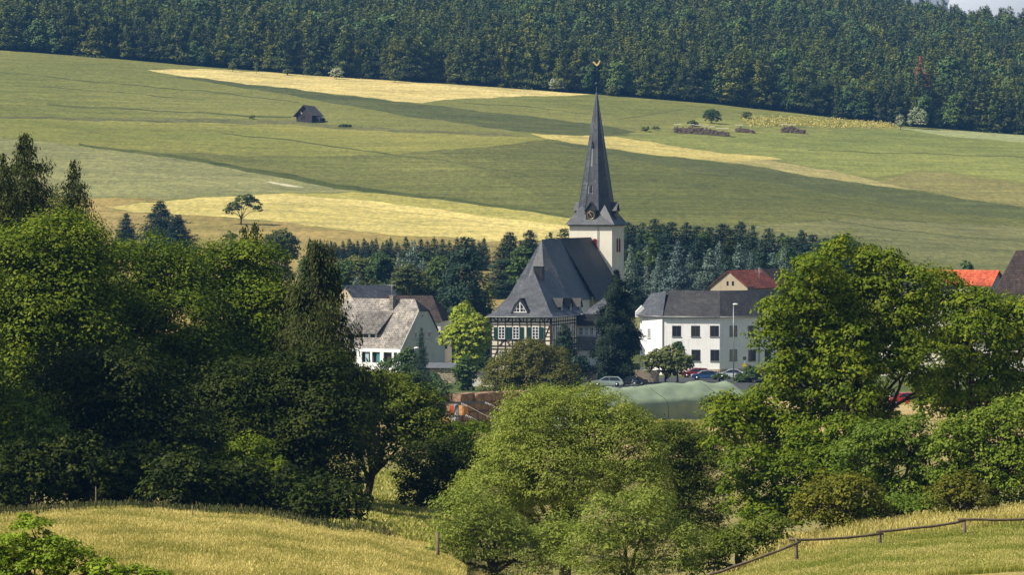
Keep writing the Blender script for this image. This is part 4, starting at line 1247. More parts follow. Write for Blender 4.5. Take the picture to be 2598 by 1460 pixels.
# ---- white house with big grey roof
def grey_roof_house():
    H = Local(1017, 615, 37)
    r = H.root('grey_roof_house', 'white house with steep pale grey tiled roof and long shed dormer', 'house')
    xl = H.F(826, 884)[0]
    dep = H.R(1129, 900)[0]
    zE = H.F(1017, 884)[1]
    ym = dep / 2
    zR = H.Z(763.5, 0, ym)
    kx = 3.4                         # setback of the clipped gable
    zh = H.Z(790.5, 0, ym)
    slope = (zR - zE) / ym
    yh = (zh - zE) / slope           # y where the clip starts
    m = MB()
    m.box(xl, -0.001, 0.0, dep, -1.5, zE)
    m.add([(-0.001, 0, zE), (-0.001, dep, zE), (-0.001, dep - yh, zh), (-0.001, yh, zh), (xl, 0, zE), (xl, dep, zE), (xl, ym, zR)], [(0, 1, 2, 3), (4, 6, 5)])
    m.build('wall', M['wall_grey'], r)
    ov = 0.35
    zo = zE - ov * slope
    E = [(xl - ov, -ov, zo), (0.18, -ov, zo), (0.18, yh, zh), (-kx * 0.45, ym, zR), (xl - ov, ym, zR)]
    E2 = [(xl - ov, dep + ov, zo), (0.18, dep + ov, zo), (0.18, dep - yh, zh), (-kx * 0.45, ym, zR), (xl - ov, ym, zR)]
    up = Vector((0, 0, 0.18))
    rf = MB().slab([Vector(p) + up * 0.2 for p in E], (0, 0, 0.16)).build('roof', M['tile_grey'], r)
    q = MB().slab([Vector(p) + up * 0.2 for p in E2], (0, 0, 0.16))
    q.slab([(0.18, yh, zh + 0.04), (0.18, dep - yh, zh + 0.04), (-kx * 0.45, ym, zR + 0.04)], (0, 0, 0.15))  # clipped gable coloured dark to stand for its shade
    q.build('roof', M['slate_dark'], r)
    MB().beam((0.2, -ov, zo + .05), (0.2, yh, zh + .05), 0.28, 0.06, (1, 0, 0)).build('verge_board', M['wall_grey'], r)
    # shed dormer
    yf = 0.95
    xd0, zb = H.F(883.5, 867, yf); xd1 = H.F(955.5, 867, yf)[0]
    zt1 = H.F(920, 845.5, yf)[1]
    ytop = (H.Z(797, (xd0 + xd1) / 2, 3.2) - zE) / slope
    ztop = zE + ytop * slope + 0.2
    m = MB()
    m.add([(xd0, yf, zb), (xd1, yf, zb), (xd1, yf, zt1), (xd0, yf, zt1), (xd0, ytop, ztop - 0.1), (xd1, ytop, ztop - 0.1), (xd1, ytop, zb), (xd0, ytop, zb)],
          [(0, 1, 2, 3), (1, 6, 5, 2), (0, 3, 4, 7)])
    d = m.build('dormer', M['paint_white'], r)
    MB().slab([(xd1 + 0.004, yf + 0.15, zb), (xd1 + 0.004, ytop, ztop - 0.35), (xd1 + 0.004, yf + 0.15, zt1 - 0.2)], (0.05, 0, 0)).build('dormer_cheek_shade', M['slate_dark'], d)  # dark triangle laid over the white cheek for the dormer's shadow
    MB().slab([(xd0 - 0.5, yf - 0.45, zt1 - 0.12), (xd1 + 0.45, yf - 0.45, zt1 - 0.12), (xd1 + 1.0, ytop, ztop), (xd0 + 0.3, ytop, ztop)], (0, 0, 0.16)).build('dormer_roof', M['tile_greydark'], d)
    for pc in (893.5, 911.3, 928.3, 945.7):
        a, z1 = H.F(pc - 5.8, 848.5, yf); b, z0 = H.F(pc + 5.8, 860, yf)
        MB().box(a, b, yf - 0.035, yf, z0, z1).build('dormer_window', M['glass'], d)
    # chimney
    xc = H.F(1000, 770, ym - 0.6)[0]
    z1 = H.Z(751.5, xc, ym)
    c = MB().box(xc - 0.33, xc + 0.33, ym - 1.3, ym - 0.5, zR - 2.2, z1).box(xc - 0.4, xc + 0.4, ym - 1.37, ym - 0.43, z1, z1 + 0.12)
    c.build('chimney', M['tile_grey'], rf)
    # aerial
    xa = H.F(994, 730, ym)[0]; za = H.Z(722, xa, ym)
    q = MB().tube([(xa, ym, zR), (xa, ym, za)], 0.03, 5)
    for k in range(5): q.tube([(xa - 0.7 + 0.05 * k, ym + 0.35 * (k - 2), za - 0.15), (xa + 0.7 - 0.05 * k, ym + 0.35 * (k - 2), za - 0.15)], 0.02, 4)
    q.tube([(xa, ym - 0.8, za - 0.15), (xa, ym + 0.8, za - 0.15)], 0.02, 4)
    q.build('aerial', M['zinc'], rf)
    # gable windows
    for pc, p1, p0 in ((1054, 842, 860), (1089, 841, 859)):
        y0, z1 = H.R(pc - 4.8, p1); y1, z0 = H.R(pc + 4.8, p0)
        window(r, y0, y1, z0, z1, 0.0, bars=(0, 0), fw=0.16, face='right', proud=0.05)
    y0, z1 = H.R(1069, 798); y1, z0 = H.R(1074, 806)
    window(r, y0, y1, z0, z1, 0.0, frame='wall_grey', bars=(0, 0), fw=0.05, face='right', sill=False)
    # veranda: white posts and parapet in front, dark openings, teal curtains
    v = MB()
    zt0 = zE - 0.15; zb0 = H.F(960, 921, -0.6)[1]; zl = H.F(960, 940, -0.6)[1]
    xa, xb = xl + 0.5, H.F(1016, 900, -0.6)[0]
    v.box(xa, xb, -0.62, -0.02, zt0 - 0.5, zt0)
    v.box(xa, xb, -0.62, -0.5, zl - 1.5, zb0)
    for p0, p1 in ((905, 918), (939, 944), (964, 973), (994, 999), (1008, 1015)):
        x0 = H.F(p0, 900, -0.6)[0]; x1 = H.F(p1, 900, -0.6)[0]
        v.box(x0, x1, -0.61, -0.42, zb0, zt0 - 0.5)
    vo = v.build('veranda', M['paint_white'], r)
    MB().box(xa, xb, -0.06, -0.004, zb0 - 0.5, zt0 - 0.5).build('opening', M['veranda_dark'], vo)
    for p0, p1 in ((927.5, 936), (956, 966), (999.5, 1003)):
        x0 = H.F(p0, 900, -0.3)[0]; x1 = H.F(p1, 900, -0.3)[0]
        MB().box(x0, x1, -0.34, -0.28, zb0, zt0 - 0.5).build('curtain', M['teal' if p0 != 927.5 else 'pale_blue'], vo)
M['pale_blue'] = simple('pale_blue_cloth', (0.38, 0.50, 0.54), (0.30, 0.42, 0.46), 3, 0.8)
M['veranda_dark'] = simple('veranda_back_wall', (0.10, 0.075, 0.065), (0.06, 0.05, 0.045), 2, 0.8)
grey_roof_house()

def gable_house(name, label, px, D, th, w, dep, eave_py, ridge_py, wall, roof, ov=0.35, roof2=None, cat='house', gable_win=None, roof_name='roof', wall2=None):
    """front-right ground corner at px; gable end faces us, width w, ridge runs back"""
    H = Local(px, D, th)
    r = H.root(name, label, cat)
    zE = H.F(px, eave_py)[1]; zR = H.Z(ridge_py, -w / 2, 0)
    m = MB().box(-w, 0, 0, dep, -1.5, zE)
    m.add([(-w, 0, zE), (0, 0, zE), (-w / 2, 0, zR), (-w, dep, zE), (0, dep, zE), (-w / 2, dep, zR)], [(0, 1, 2), (3, 5, 4)])
    m.build('wall', M[wall], r)
    sl_ = (zR - zE) / (w / 2)
    for sgn, mt in ((1, roof), (-1, roof2 or roof)):
        xo = 0 if sgn > 0 else -w
        MB().slab([(-w / 2, -ov, zR + 0.02), (xo + sgn * ov, -ov, zE - ov * sl_ + 0.02), (xo + sgn * ov, dep + ov, zE - ov * sl_ + 0.02), (-w / 2, dep + ov, zR + 0.02)], (0, 0, 0.15)).build(roof_name, M[mt], r)
    if gable_win:
        for pc, p1, p0, hwp in gable_win:
            a, z1 = H.F(pc - hwp, p1); b, z0 = H.F(pc + hwp, p0)
            window(r, a, b, z0, z1, 0, frame='paint_dark', bars=(0, 0), fw=0.05, sill=False)
    return H, r, zE, zR

# tan gabled house with red tiles above the long white building
H, r, zE, zR = gable_house('red_roof_house', 'tan gabled house with dull red tiled roof behind the white building', 1900, 690, 33, 7.6, 10.5, 732, 688.5, 'wall_tan', 'tile_red', 0.3,
                  gable_win=[(1846, 714, 725, 2.4), (1859.5, 714, 725, 2.6)])
q = MB(); c = (-0.9, 5.0)
q.tube([(c[0], c[1], zE + 0.5), (c[0], c[1], zE + 3.4)], 0.04, 5)
for k in range(4): q.tube([(c[0] - 0.9, c[1], zE + 3.3 - 0.25 * k), (c[0] + 0.9, c[1] - 0.3, zE + 3.3 - 0.25 * k)], 0.02, 4)
q.build('aerial', M['zinc'], r)
# dark roofed barn attached behind it
gable_house('dark_roof_barn', 'barn with near-black tiled roof joined behind the red tiled roof', 1975, 703, 33, 8.0, 10.0, 738, 685.5, 'tile_red', 'tile_brown', 0.3, cat='barn')
# house behind the grey roofed one
def hip_house(name, label, px0, px1, D, eave, ridge, roof, wall, dep=9.0, th=8, inset=3.2, cat='house'):
    H = Local(px1, D, th)
    r = H.root(name, label, cat)
    xl = H.F(px0, eave)[0]; zE = H.F((px0 + px1) / 2, eave)[1]; zR = H.Z(ridge, xl / 2, dep / 2)
    MB().box(xl, 0, 0, dep, -1.5, zE).build('wall', M[wall], r)
    o = 0.4
    vs = [(xl - o, -o, zE), (o, -o, zE), (o, dep + o, zE), (xl - o, dep + o, zE), (xl + inset, dep / 2, zR), (-inset, dep / 2, zR)]
    rf = MB().add(vs, [(0, 1, 5, 4), (1, 2, 5), (2, 3, 4, 5), (3, 0, 4), (0, 3, 2, 1)]).build('roof', M[roof], r)
    return H, r, rf, xl, zE, zR
hip_house('dark_roof_house', 'house with dark hipped roof directly behind the pale grey roof', 930, 1118, 640, 815, 750, 'tile_brown', 'wall_grey', 9, 10, 2.2)
hip_house('low_dark_house', 'low house with dark roof half hidden between big spruce and timber house', 1140, 1245, 668, 812, 762, 'slate_brown', 'wall_grey', 8, 5, 2.4)
gable_house('small_gable_house', 'small house with slate roof and yellowish gable beside drooping spruce', 905, 676, 50, 6.2, 9.0, 768, 727, 'wall_tan', 'slate', 0.25)

# ---- houses glimpsed behind the big tree
gable_house('orange_roof_house', 'house with bright orange roof and pale gable mostly hidden by the big maple', 2546, 640, -60, 4.9, 12.0, 721, 689, 'wall_grey', 'tile_orange', 0.4)
def cream_house():
    H = Local(2420, 632, 8)
    r = H.root('cream_house', 'tall cream house seen through gaps in the maple crown', 'house')
    xl = H.F(2235, 800)[0]; zE = H.F(2300, 735)[1]
    MB().box(xl, 0, 0, 9, -1.5, zE).build('wall', M['wall_cream'], r)
    zR = H.Z(700, xl / 2, 4.5)
    MB().add([(xl - .4, -.4, zE), (.4, -.4, zE), (.4, 9.4, zE), (xl - .4, 9.4, zE), (xl + 3, 4.5, zR), (-3, 4.5, zR)], [(0, 1, 5, 4), (1, 2, 5), (2, 3, 4, 5), (3, 0, 4), (0, 3, 2, 1)]).build('roof', M['slate_dark'], r)
    for pc in (2262, 2300, 2345, 2390):
        for a, b in ((760, 785), (830, 856)):
            x0, z1 = H.F(pc - 8, a); x1, z0 = H.F(pc + 8, b)
            window(r, x0, x1, z0, z1, 0, bars=(1, 0))
cream_house()
def pale_house():
    H = Local(2650, 600, 4)
    r = H.root('pale_house', 'low pale yellow house glimpsed under the maple boughs', 'house')
    xl = H.F(2470, 900)[0]; zE = H.F(2540, 868)[1]
    MB().box(xl, 0, 0, 8, -1.5, zE).build('wall', M['wall_cream'], r)
    MB().box(xl, 0.02, -0.1, 0, H.F(2540, 985)[1], H.F(2540, 968)[1]).build('brick_band', M['tile_red'], r)
    zR = H.Z(836, xl / 2, 4)
    MB().add([(xl - .4, -.4, zE), (.4, -.4, zE), (.4, 8.4, zE), (xl - .4, 8.4, zE), (xl - .4, 4, zR), (.4, 4, zR)], [(0, 1, 5, 4), (1, 2, 5), (2, 3, 4, 5), (3, 0, 4), (0, 3, 2, 1)]).build('roof', M['tile_brown'], r)
    for pc in (2500, 2545, 2585):
        x0, z1 = H.F(pc - 9, 895); x1, z0 = H.F(pc + 9, 925)
        window(r, x0, x1, z0, z1, 0, bars=(1, 0))
pale_house()
hip_house('dark_barn', 'large barn with steep dark brown roof at the edge of the picture', 2530, 2900, 620, 745, 636, 'tile_brown', 'wall_tan', 13, 6, 2.9, cat='barn')

# ---- courtyard wall with gateway
def arch_wall():
    H = Local(1156, 612, 6)
    r = H.root('gateway_wall', 'rubble stone wall with round-arched gateway and slate coping', 'wall')
    xl, z1 = H.F(1050, 934); _, zt1 = H.F(1100, 921)
    xc, zc = H.F(1096, 971); R_ = 1.55
    zb = -1.0
    m = MB(); n = 12; th = 0.6
    pts = [(xc - R_ * math.cos(math.pi * i / n), zc + R_ * math.sin(math.pi * i / n)) for i in range(n + 1)]
    for y in (0, th):
        for i in range(n):
            a, b = pts[i], pts[i + 1]
            m.add([(a[0], y, a[1]), (b[0], y, b[1]), (b[0], y, z1), (a[0], y, z1)], [(0, 1, 2, 3)])
        m.add([(xl, y, zb), (xc - R_, y, zb), (xc - R_, y, z1), (xl, y, z1)], [(0, 1, 2, 3)])
        m.add([(xc + R_, y, zb), (0, y, zb), (0, y, z1), (xc + R_, y, z1)], [(0, 1, 2, 3)])
    for i in range(n):
        a, b = pts[i], pts[i + 1]
        m.add([(a[0], 0, a[1]), (b[0], 0, b[1]), (b[0], th, b[1]), (a[0], th, a[1])], [(0, 1, 2, 3)])
    for xx in (xc - R_, xc + R_, 0, xl):
        m.add([(xx, 0, zb), (xx, th, zb), (xx, th, zc if xx in (xc - R_, xc + R_) else z1), (xx, 0, zc if xx in (xc - R_, xc + R_) else z1)], [(0, 1, 2, 3)])
    m.build('wall', M['rubble'], r)
    vs = MB()
    for i in range(n):
        a, b = pts[i], pts[i + 1]
        f = 1.22
        A2 = (xc + (a[0] - xc) * f, zc + (a[1] - zc) * f); B2 = (xc + (b[0] - xc) * f, zc + (b[1] - zc) * f)
        vs.slab([(a[0], -0.004, a[1]), (b[0] - 0.02, -0.004, b[1]), (B2[0] - 0.03, -0.004, B2[1]), (A2[0], -0.004, A2[1])], (0, -0.05, 0))
    vs.build('arch_stones', M['wall_tan'], r)
    c = MB()
    c.add([(xl - .2, -.35, z1), (.2, -.35, z1), (.2, .95, z1), (xl - .2, .95, z1), (xl - .2, .3, zt1), (.2, .3, zt1)], [(0, 1, 5, 4), (1, 2, 5), (2, 3, 4, 5), (3, 0, 4), (0, 3, 2, 1)])
    c.build('coping', M['slate_light'], r)
arch_wall()
def yard_wall(name, label, p0, p1, D, top, mat, cop=True, th=0.5, dd=0):
    a = gpt(p0, D); b = gpt(p1, D + dd)
    r = empty(name, a, math.atan2(b.y - a.y, b.x - a.x), label, 'wall')
    Ln = math.hypot(b.x - a.x, b.y - a.y); z = P(p0, top, D).z - a.z
    MB().box(0, Ln, 0, th, -1, z).build('wall', mat, r)
    if cop: MB().add([(0, -.15, z), (Ln, -.15, z), (Ln, th + .15, z), (0, th + .15, z), (0, th / 2, z + .45), (Ln, th / 2, z + .45)], [(0, 1, 5, 4), (1, 2, 5), (2, 3, 4, 5), (3, 0, 4), (0, 3, 2, 1)]).build('coping', M['slate_brown'], r)
    return r, Ln, z
yard_wall('garden_wall', 'cream garden wall with slate coping left of the bronze tree', 1198, 1300, 600, 952, M['wall_cream'])
r, Ln, z = yard_wall('courtyard_wall', 'tan plastered wall with dark archway behind the parked cars', 1490, 1672, 618, 940, M['wall_tan'], False, 0.6)
q = MB(); xc = Ln * (1563 - 1490) / 182 - 1.5
q.slab([(xc - 1.3, -0.01, 0)] + [(xc + 1.3 * math.cos(t), -0.01, 0.9 + 1.3 * math.sin(t)) for t in np.linspace(math.pi, 0, 11)] + [(xc + 1.3, -0.01, 0)], (0, -0.02, 0))
q.build('gate', M['shutter'], r)

# ---- street lamps, signs
def lamp(px, top, D, label, arm=1):
    g = gpt(px, D)
    r = empty('street_lamp', g, 0, label, 'street lamp')
    h = P(px, top, D).z - g.z
    MB().tube([(0, 0, -0.3), (0, 0, h * 0.5), (0, 0, h - 0.15)], [0.10 if h > 5 else 0.07, 0.075, 0.05], 8).build('pole', M['metal_grey'], r)
    q = MB()
    if h > 5:
        q.tube([(0, 0, h - 0.2), (0.06 * arm, -0.1, h - 0.02), (0.25 * arm, -0.2, h)], 0.04, 6)
        q.ball((0.28 * arm, -0.2, h + 0.02), 0.42, 0.22, 0.16)
    else:
        q.ball((0, 0, h), 0.26, 0.26, 0.2)
    q.build('lamp_head', M['paint_white'], r)
lamp(1861, 773, 628, 'tall grey street lamp in front of the long white building')
lamp(1052.5, 884, 600, 'short garden lamp by the gateway wall')
def sign():
    g = gpt(1889, 632)
    r = empty('road_sign', g, 0, 'dark round traffic sign above a yellow diamond on one post', 'road sign')
    z1 = P(1889, 910, 632).z - g.z; z2 = P(1889, 929, 632).z - g.z
    MB().tube([(0, 0, -0.3), (0, 0, z1 + 0.3)], 0.035, 6).build('post', M['zinc'], r)
    MB().slab([(0.30 * math.cos(t), -0.05, z1 + 0.30 * math.sin(t)) for t in np.linspace(0, 6.283, 17)[:-1]], (0, -0.02, 0)).build('round_plate', M['paint_dark'], r)
    MB().slab([(0, -0.05, z2 - 0.45), (0.38, -0.05, z2), (0, -0.05, z2 + 0.45), (-0.38, -0.05, z2)], (0, -0.02, 0)).build('diamond_plate', M['yellow'], r)
sign()

# ---- cars
def car(px, D, rz, body, label, estate=True, group='parked cars in the village'):
    g = gpt(px, D)
    r = empty('parked_car', g, rz, label, 'car', group)
    Lc, Wc = 4.5, 1.72
    if estate: roofl = [(-2.25, .62), (-2.2, .80), (-1.25, .92), (-0.45, 1.40), (0.2, 1.46), (1.6, 1.42), (2.1, 1.0), (2.22, .62)]
    else: roofl = [(-2.25, .60), (-2.18, .78), (-1.2, .90), (-0.45, 1.36), (0.2, 1.42), (0.95, 1.36), (1.6, .98), (2.15, .92), (2.22, .6)]
    low = [(2.2, .30), (1.75, .22), (-1.8, .22), (-2.22, .34)]
    prof = roofl + low
    def sec(y, k, inset):
        return [(x, y * (1 - (inset if z > 0.95 else 0)), z * k) for x, z in prof]
    m = MB(); n = len(prof)
    rings = [(-Wc / 2, 0.985), (-Wc / 2 * 0.93, 1.0), (Wc / 2 * 0.93, 1.0), (Wc / 2, 0.985)]
    vs = []
    for y, k in rings: vs += sec(y, k, 0.14)
    fs = []
    for i in range(3):
        for j in range(n):
            j2 = (j + 1) % n
            fs.append((i * n + j, (i + 1) * n + j, (i + 1) * n + j2, i * n + j2))
    fs += [tuple(range(n)), tuple(range(4 * n - 1, 3 * n - 1, -1))]
    m.add(vs, fs, False)
    m.build('body', body, r)
    # glazing
    gl = [(-1.12, .95), (-0.42, 1.34), (0.2, 1.39), (1.5 if estate else 0.9, 1.35 if estate else 1.30), (1.95 if estate else 1.42, 1.0)]
    wn = MB()
    for s in (-1, 1):
        y = s * (Wc / 2 * 0.86 + 0.008)
        for a, b in (((0, 1, 2), (.0, .34)),):
            pass
        wn.slab([(x * 0.96 + 0.01, y if z > 0.95 else s * (Wc / 2 + 0.004), z * 0.985) for x, z in gl[:3]] + [(0.2, s * (Wc / 2 + 0.004), .95)], (0, s * 0.006, 0))
        wn.slab([(0.28, y, gl[2][1] * .985), (gl[3][0] * .96, y, gl[3][1] * .985), (gl[4][0] * .94, s * (Wc / 2 + 0.004), .95), (0.28, s * (Wc / 2 + 0.004), .95)], (0, s * 0.006, 0))
    wn.build('side_windows', M['glass'], r)
    w2 = MB()
    w2.slab([(-1.22, -0.7, .95), (-1.22, 0.7, .95), (-0.50, 0.6, 1.38), (-0.50, -0.6, 1.38)], (-0.03, 0, 0.02))
    w2.build('windscreen', M['glass'], r)
    for sy in (-0.62, 0.62):
        MB().box(-2.26, -2.17, sy - 0.16, sy + 0.16, .58, .72).build('headlight', M['porcelain'], r)
    for sx in (-1.42, 1.36):
        for s in (-1, 1):
            y0 = s * (Wc / 2 - 0.17); y1 = s * (Wc / 2 + 0.015)
            w = MB().tube([(sx, y0, .315), (sx, y1, .315)], 0.315, 16).build('wheel', M['rubber'], r)
            MB().tube([(sx, y1 - s * 0.02, .315), (sx, y1 + s * 0.008, .315)], 0.19, 12).build('rim', M['rim'], w)
    return r
car(1541, 600, 0.0, paint('silver_green_paint', (0.42, 0.50, 0.44)), 'silver-green estate car parked under the big dark spruce')
car(1604, 603, 0.06, paint('black_paint', (0.02, 0.025, 0.03)), 'dark low car behind the spruce trunk', False)
car(1765, 640, 0.1, paint('red_paint', (0.42, 0.03, 0.05)), 'red car half hidden behind the blue one')
car(1791, 630, 0.08, paint('blue_paint', (0.03, 0.09, 0.24)), 'blue car in front of the stone plinth', False)
car(1856, 636, 0.0, paint('white_paint', (0.75, 0.77, 0.78)), 'white car parked beside the tall street lamp', False)
car(2288, 505, 0.5, paint('bright_red_paint', (0.62, 0.02, 0.015)), 'bright red car seen through the maple branches')

# ---- person on a motorcycle
def rider():
    g = gpt(1613, 597)
    rz = 0.15
    b = empty('motorcycle', g, rz, 'dark motorcycle beside the bush near the parked cars', 'motorcycle')
    for x in (-0.68, 0.68):
        t = MB(); n = 18
        ring = [Vector((x + 0.29 * math.cos(a), 0, 0.32 + 0.29 * math.sin(a))) for a in np.linspace(0, 2 * math.pi, n + 1)]
        t.tube(ring, 0.045, 6, False)
        w = t.build('wheel', M['rubber'], b)
        s = MB()
        for a in np.linspace(0, math.pi, 5)[:-1]:
            s.tube([(x - 0.26 * math.cos(a), 0, 0.32 - 0.26 * math.sin(a)), (x + 0.26 * math.cos(a), 0, 0.32 + 0.26 * math.sin(a))], 0.012, 4)
        s.build('spokes', M['rim'], w)
    f = MB()
    f.tube([(0.68, 0, .32), (0.1, 0, .42), (-0.3, 0, .45), (-0.68, 0, .32)], 0.04, 6)
    f.tube([(-0.68, 0, .32), (-0.45, 0, .95)], 0.035, 6)
    f.tube([(-0.48, -0.32, 1.0), (-0.45, 0, .97), (-0.48, 0.32, 1.0)], 0.02, 6)
    f.build('frame', M['metal_grey'], b)
    MB().ball((-0.08, 0, .50), 0.26, 0.16, 0.2).build('engine', M['zinc'], b)
    MB().ball((-0.12, 0, .80), 0.26, 0.14, 0.13).build('fuel_tank', M['paint_dark'], b)
    MB().ball((0.32, 0, .78), 0.34, 0.13, 0.07).build('saddle', M['rubber'], b)
    # rider: one skinned body
    p = empty('person', g, rz, 'person in dark navy jacket and grey-blue trousers sitting on the motorcycle', 'person')
    J = [(0.28, 0, .88), (0.24, 0, 1.10), (0.16, 0, 1.34), (0.13, 0, 1.46), (0.10, 0, 1.55), (0.09, 0, 1.68),
         (0.10, -.20, 1.36), (-0.08, -.27, 1.14), (-0.36, -.30, 1.04), (-0.44, -.31, 1.02),
         (0.10, .20, 1.36), (-0.08, .27, 1.14), (-0.36, .30, 1.04), (-0.44, .31, 1.02),
         (0.26, -.13, .86), (-0.12, -.22, .74), (0.0, -.24, .32), (-0.02, -.24, .10), (-0.18, -.25, .06),
         (0.26, .13, .86), (-0.12, .22, .74), (0.0, .24, .32), (-0.02, .24, .10), (-0.18, .25, .06)]
    E = [(0, 1), (1, 2), (2, 3), (3, 4), (4, 5), (2, 6), (6, 7), (7, 8), (8, 9), (2, 10), (10, 11), (11, 12), (12, 13), (0, 14), (14, 15), (15, 16), (16, 17), (17, 18), (0, 19), (19, 20), (20, 21), (21, 22), (22, 23)]
    Rr = [.15, .15, .17, .065, .085, .09, .075, .055, .042, .04, .075, .055, .042, .04, .10, .085, .055, .045, .045, .10, .085, .055, .045, .045]
    me = bpy.data.meshes.new('body'); me.from_pydata(J, E, [])
    o = link_mesh('body', me, [M['navy'], M['jeans'], M['skin']], p)
    md = o.modifiers.new('skin', 'SKIN')
    me.skin_vertices[0].data[0].use_root = True
    for i, rr in enumerate(Rr): me.skin_vertices[0].data[i].radius = (rr, rr)
    o.modifiers.new('sub', 'SUBSURF').levels = 1
    o.modifiers['sub'].render_levels = 1
    dg = bpy.context.evaluated_depsgraph_get(); ev = o.evaluated_get(dg)
    m2 = bpy.data.meshes.new_from_object(ev); o.modifiers.clear(); o.data = m2
    for m in (M['navy'], M['jeans'], M['skin']):
        if m2.materials.find(m.name) < 0: m2.materials.append(m)
    for f in m2.polygons:
        z = f.center.z; f.use_smooth = True
        f.material_index = 2 if z > 1.48 or f.center.x < -0.38 else (0 if z > 0.93 or (f.center.x < -0.0 and z > 0.98) else 1)
    MB().ball((0.10, 0, 1.70), 0.115, 0.105, 0.10).build('hair', M['timber'], p)
rider()

# ---- tarpaulin-covered stack
def tarp():
    rng = np.random.default_rng(4)
    a = P(1452, 1010, 424); b = P(1921, 970, 452)
    g0 = gpt(1452, 424); ln = math.hypot(b.x - a.x, b.y - a.y)
    ang = math.atan2(b.y - a.y, b.x - a.x)
    r = empty('covered_stack', g0, ang, 'long stack wrapped in pale green tarpaulin beside the straw bales', 'tarpaulin stack')
    nx, ns = 110, 34
    prof = [(0.0, -0.3), (0.02, 1.9), (0.28, 2.45), (2.4, 3.75), (3.2, 3.95), (5.2, 3.1), (5.6, 2.3), (5.7, -0.3)]
    pl = np.array(prof); seg = np.r_[0, np.cumsum(np.hypot(*np.diff(pl, axis=0).T))]; seg /= seg[-1]
    ss = np.linspace(0, 1, ns)
    py = np.interp(ss, seg, pl[:, 0]); pz = np.interp(ss, seg, pl[:, 1])
    us = np.linspace(0, 1, nx)
    bumps = np.zeros((nx, ns))
    for k in range(44):
        u0, s0, w, h = rng.random(), 0.1 + 0.6 * rng.random(), 0.012 + 0.05 * rng.random(), rng.normal() * 0.10
        sl_ = rng.normal() * 0.4
        bumps += h * np.exp(-((us[:, None] - u0 - sl_ * (ss[None] - s0)) / w) ** 2 - ((ss[None] - s0) / 0.2) ** 2)
    sag = 0.10 * np.sin(us * 60)[:, None] * np.exp(-((ss - 0.36) / 0.03) ** 2)[None]
    top = P(1842, 967, 448).z - g0.z - 0.0
    hs = np.interp(us, [0, 0.35, 0.8, 0.97, 1.0], [0.80, 0.92, 1.05, 1.04, 0.93]) + 0.012 * np.sin(us * 23)
    gz = np.array([float(zt(a.x + (b.x - a.x) * u, a.y + (b.y - a.y) * u)) for u in us]) - g0.z
    V = []
    for i, u in enumerate(us):
        endk = max(0.0, (u - 0.955) / 0.045)
        for j in range(ns):
            z = pz[j] * hs[i] + (bumps[i, j] + sag[i, j]) * (pz[j] > 0)
            y = py[j] + bumps[i, j] * 0.6
            y = 2.85 + (y - 2.85) * (1 - 0.10 * endk)
            V.append((u * ln, y, z * (1 - 0.10 * endk) + gz[i]))
    fs = [(i * ns + j, (i + 1) * ns + j, (i + 1) * ns + j + 1, i * ns + j + 1) for i in range(nx - 1) for j in range(ns - 1)]
    m = MB().add(V, fs, True)
    base = (nx - 1) * ns
    m.add([V[base + j] for j in range(ns)], [tuple(range(ns))])
    m.add([V[j] for j in range(ns)], [tuple(range(ns - 1, -1, -1))])
    m.build('tarpaulin', M['tarp'], r)
    q = MB()
    for k in range(3):
        x = ln * (0.22 + 0.29 * k); i = int(x / ln * (nx - 1))
        pts = [Vector(V[i * ns + j]) + Vector((0, -0.03, 0.03)) for j in range(0, ns, 2)]
        q.tube(pts, 0.016, 4, False)
    q.build('tie_rope', M['shutter'], r)
tarp()

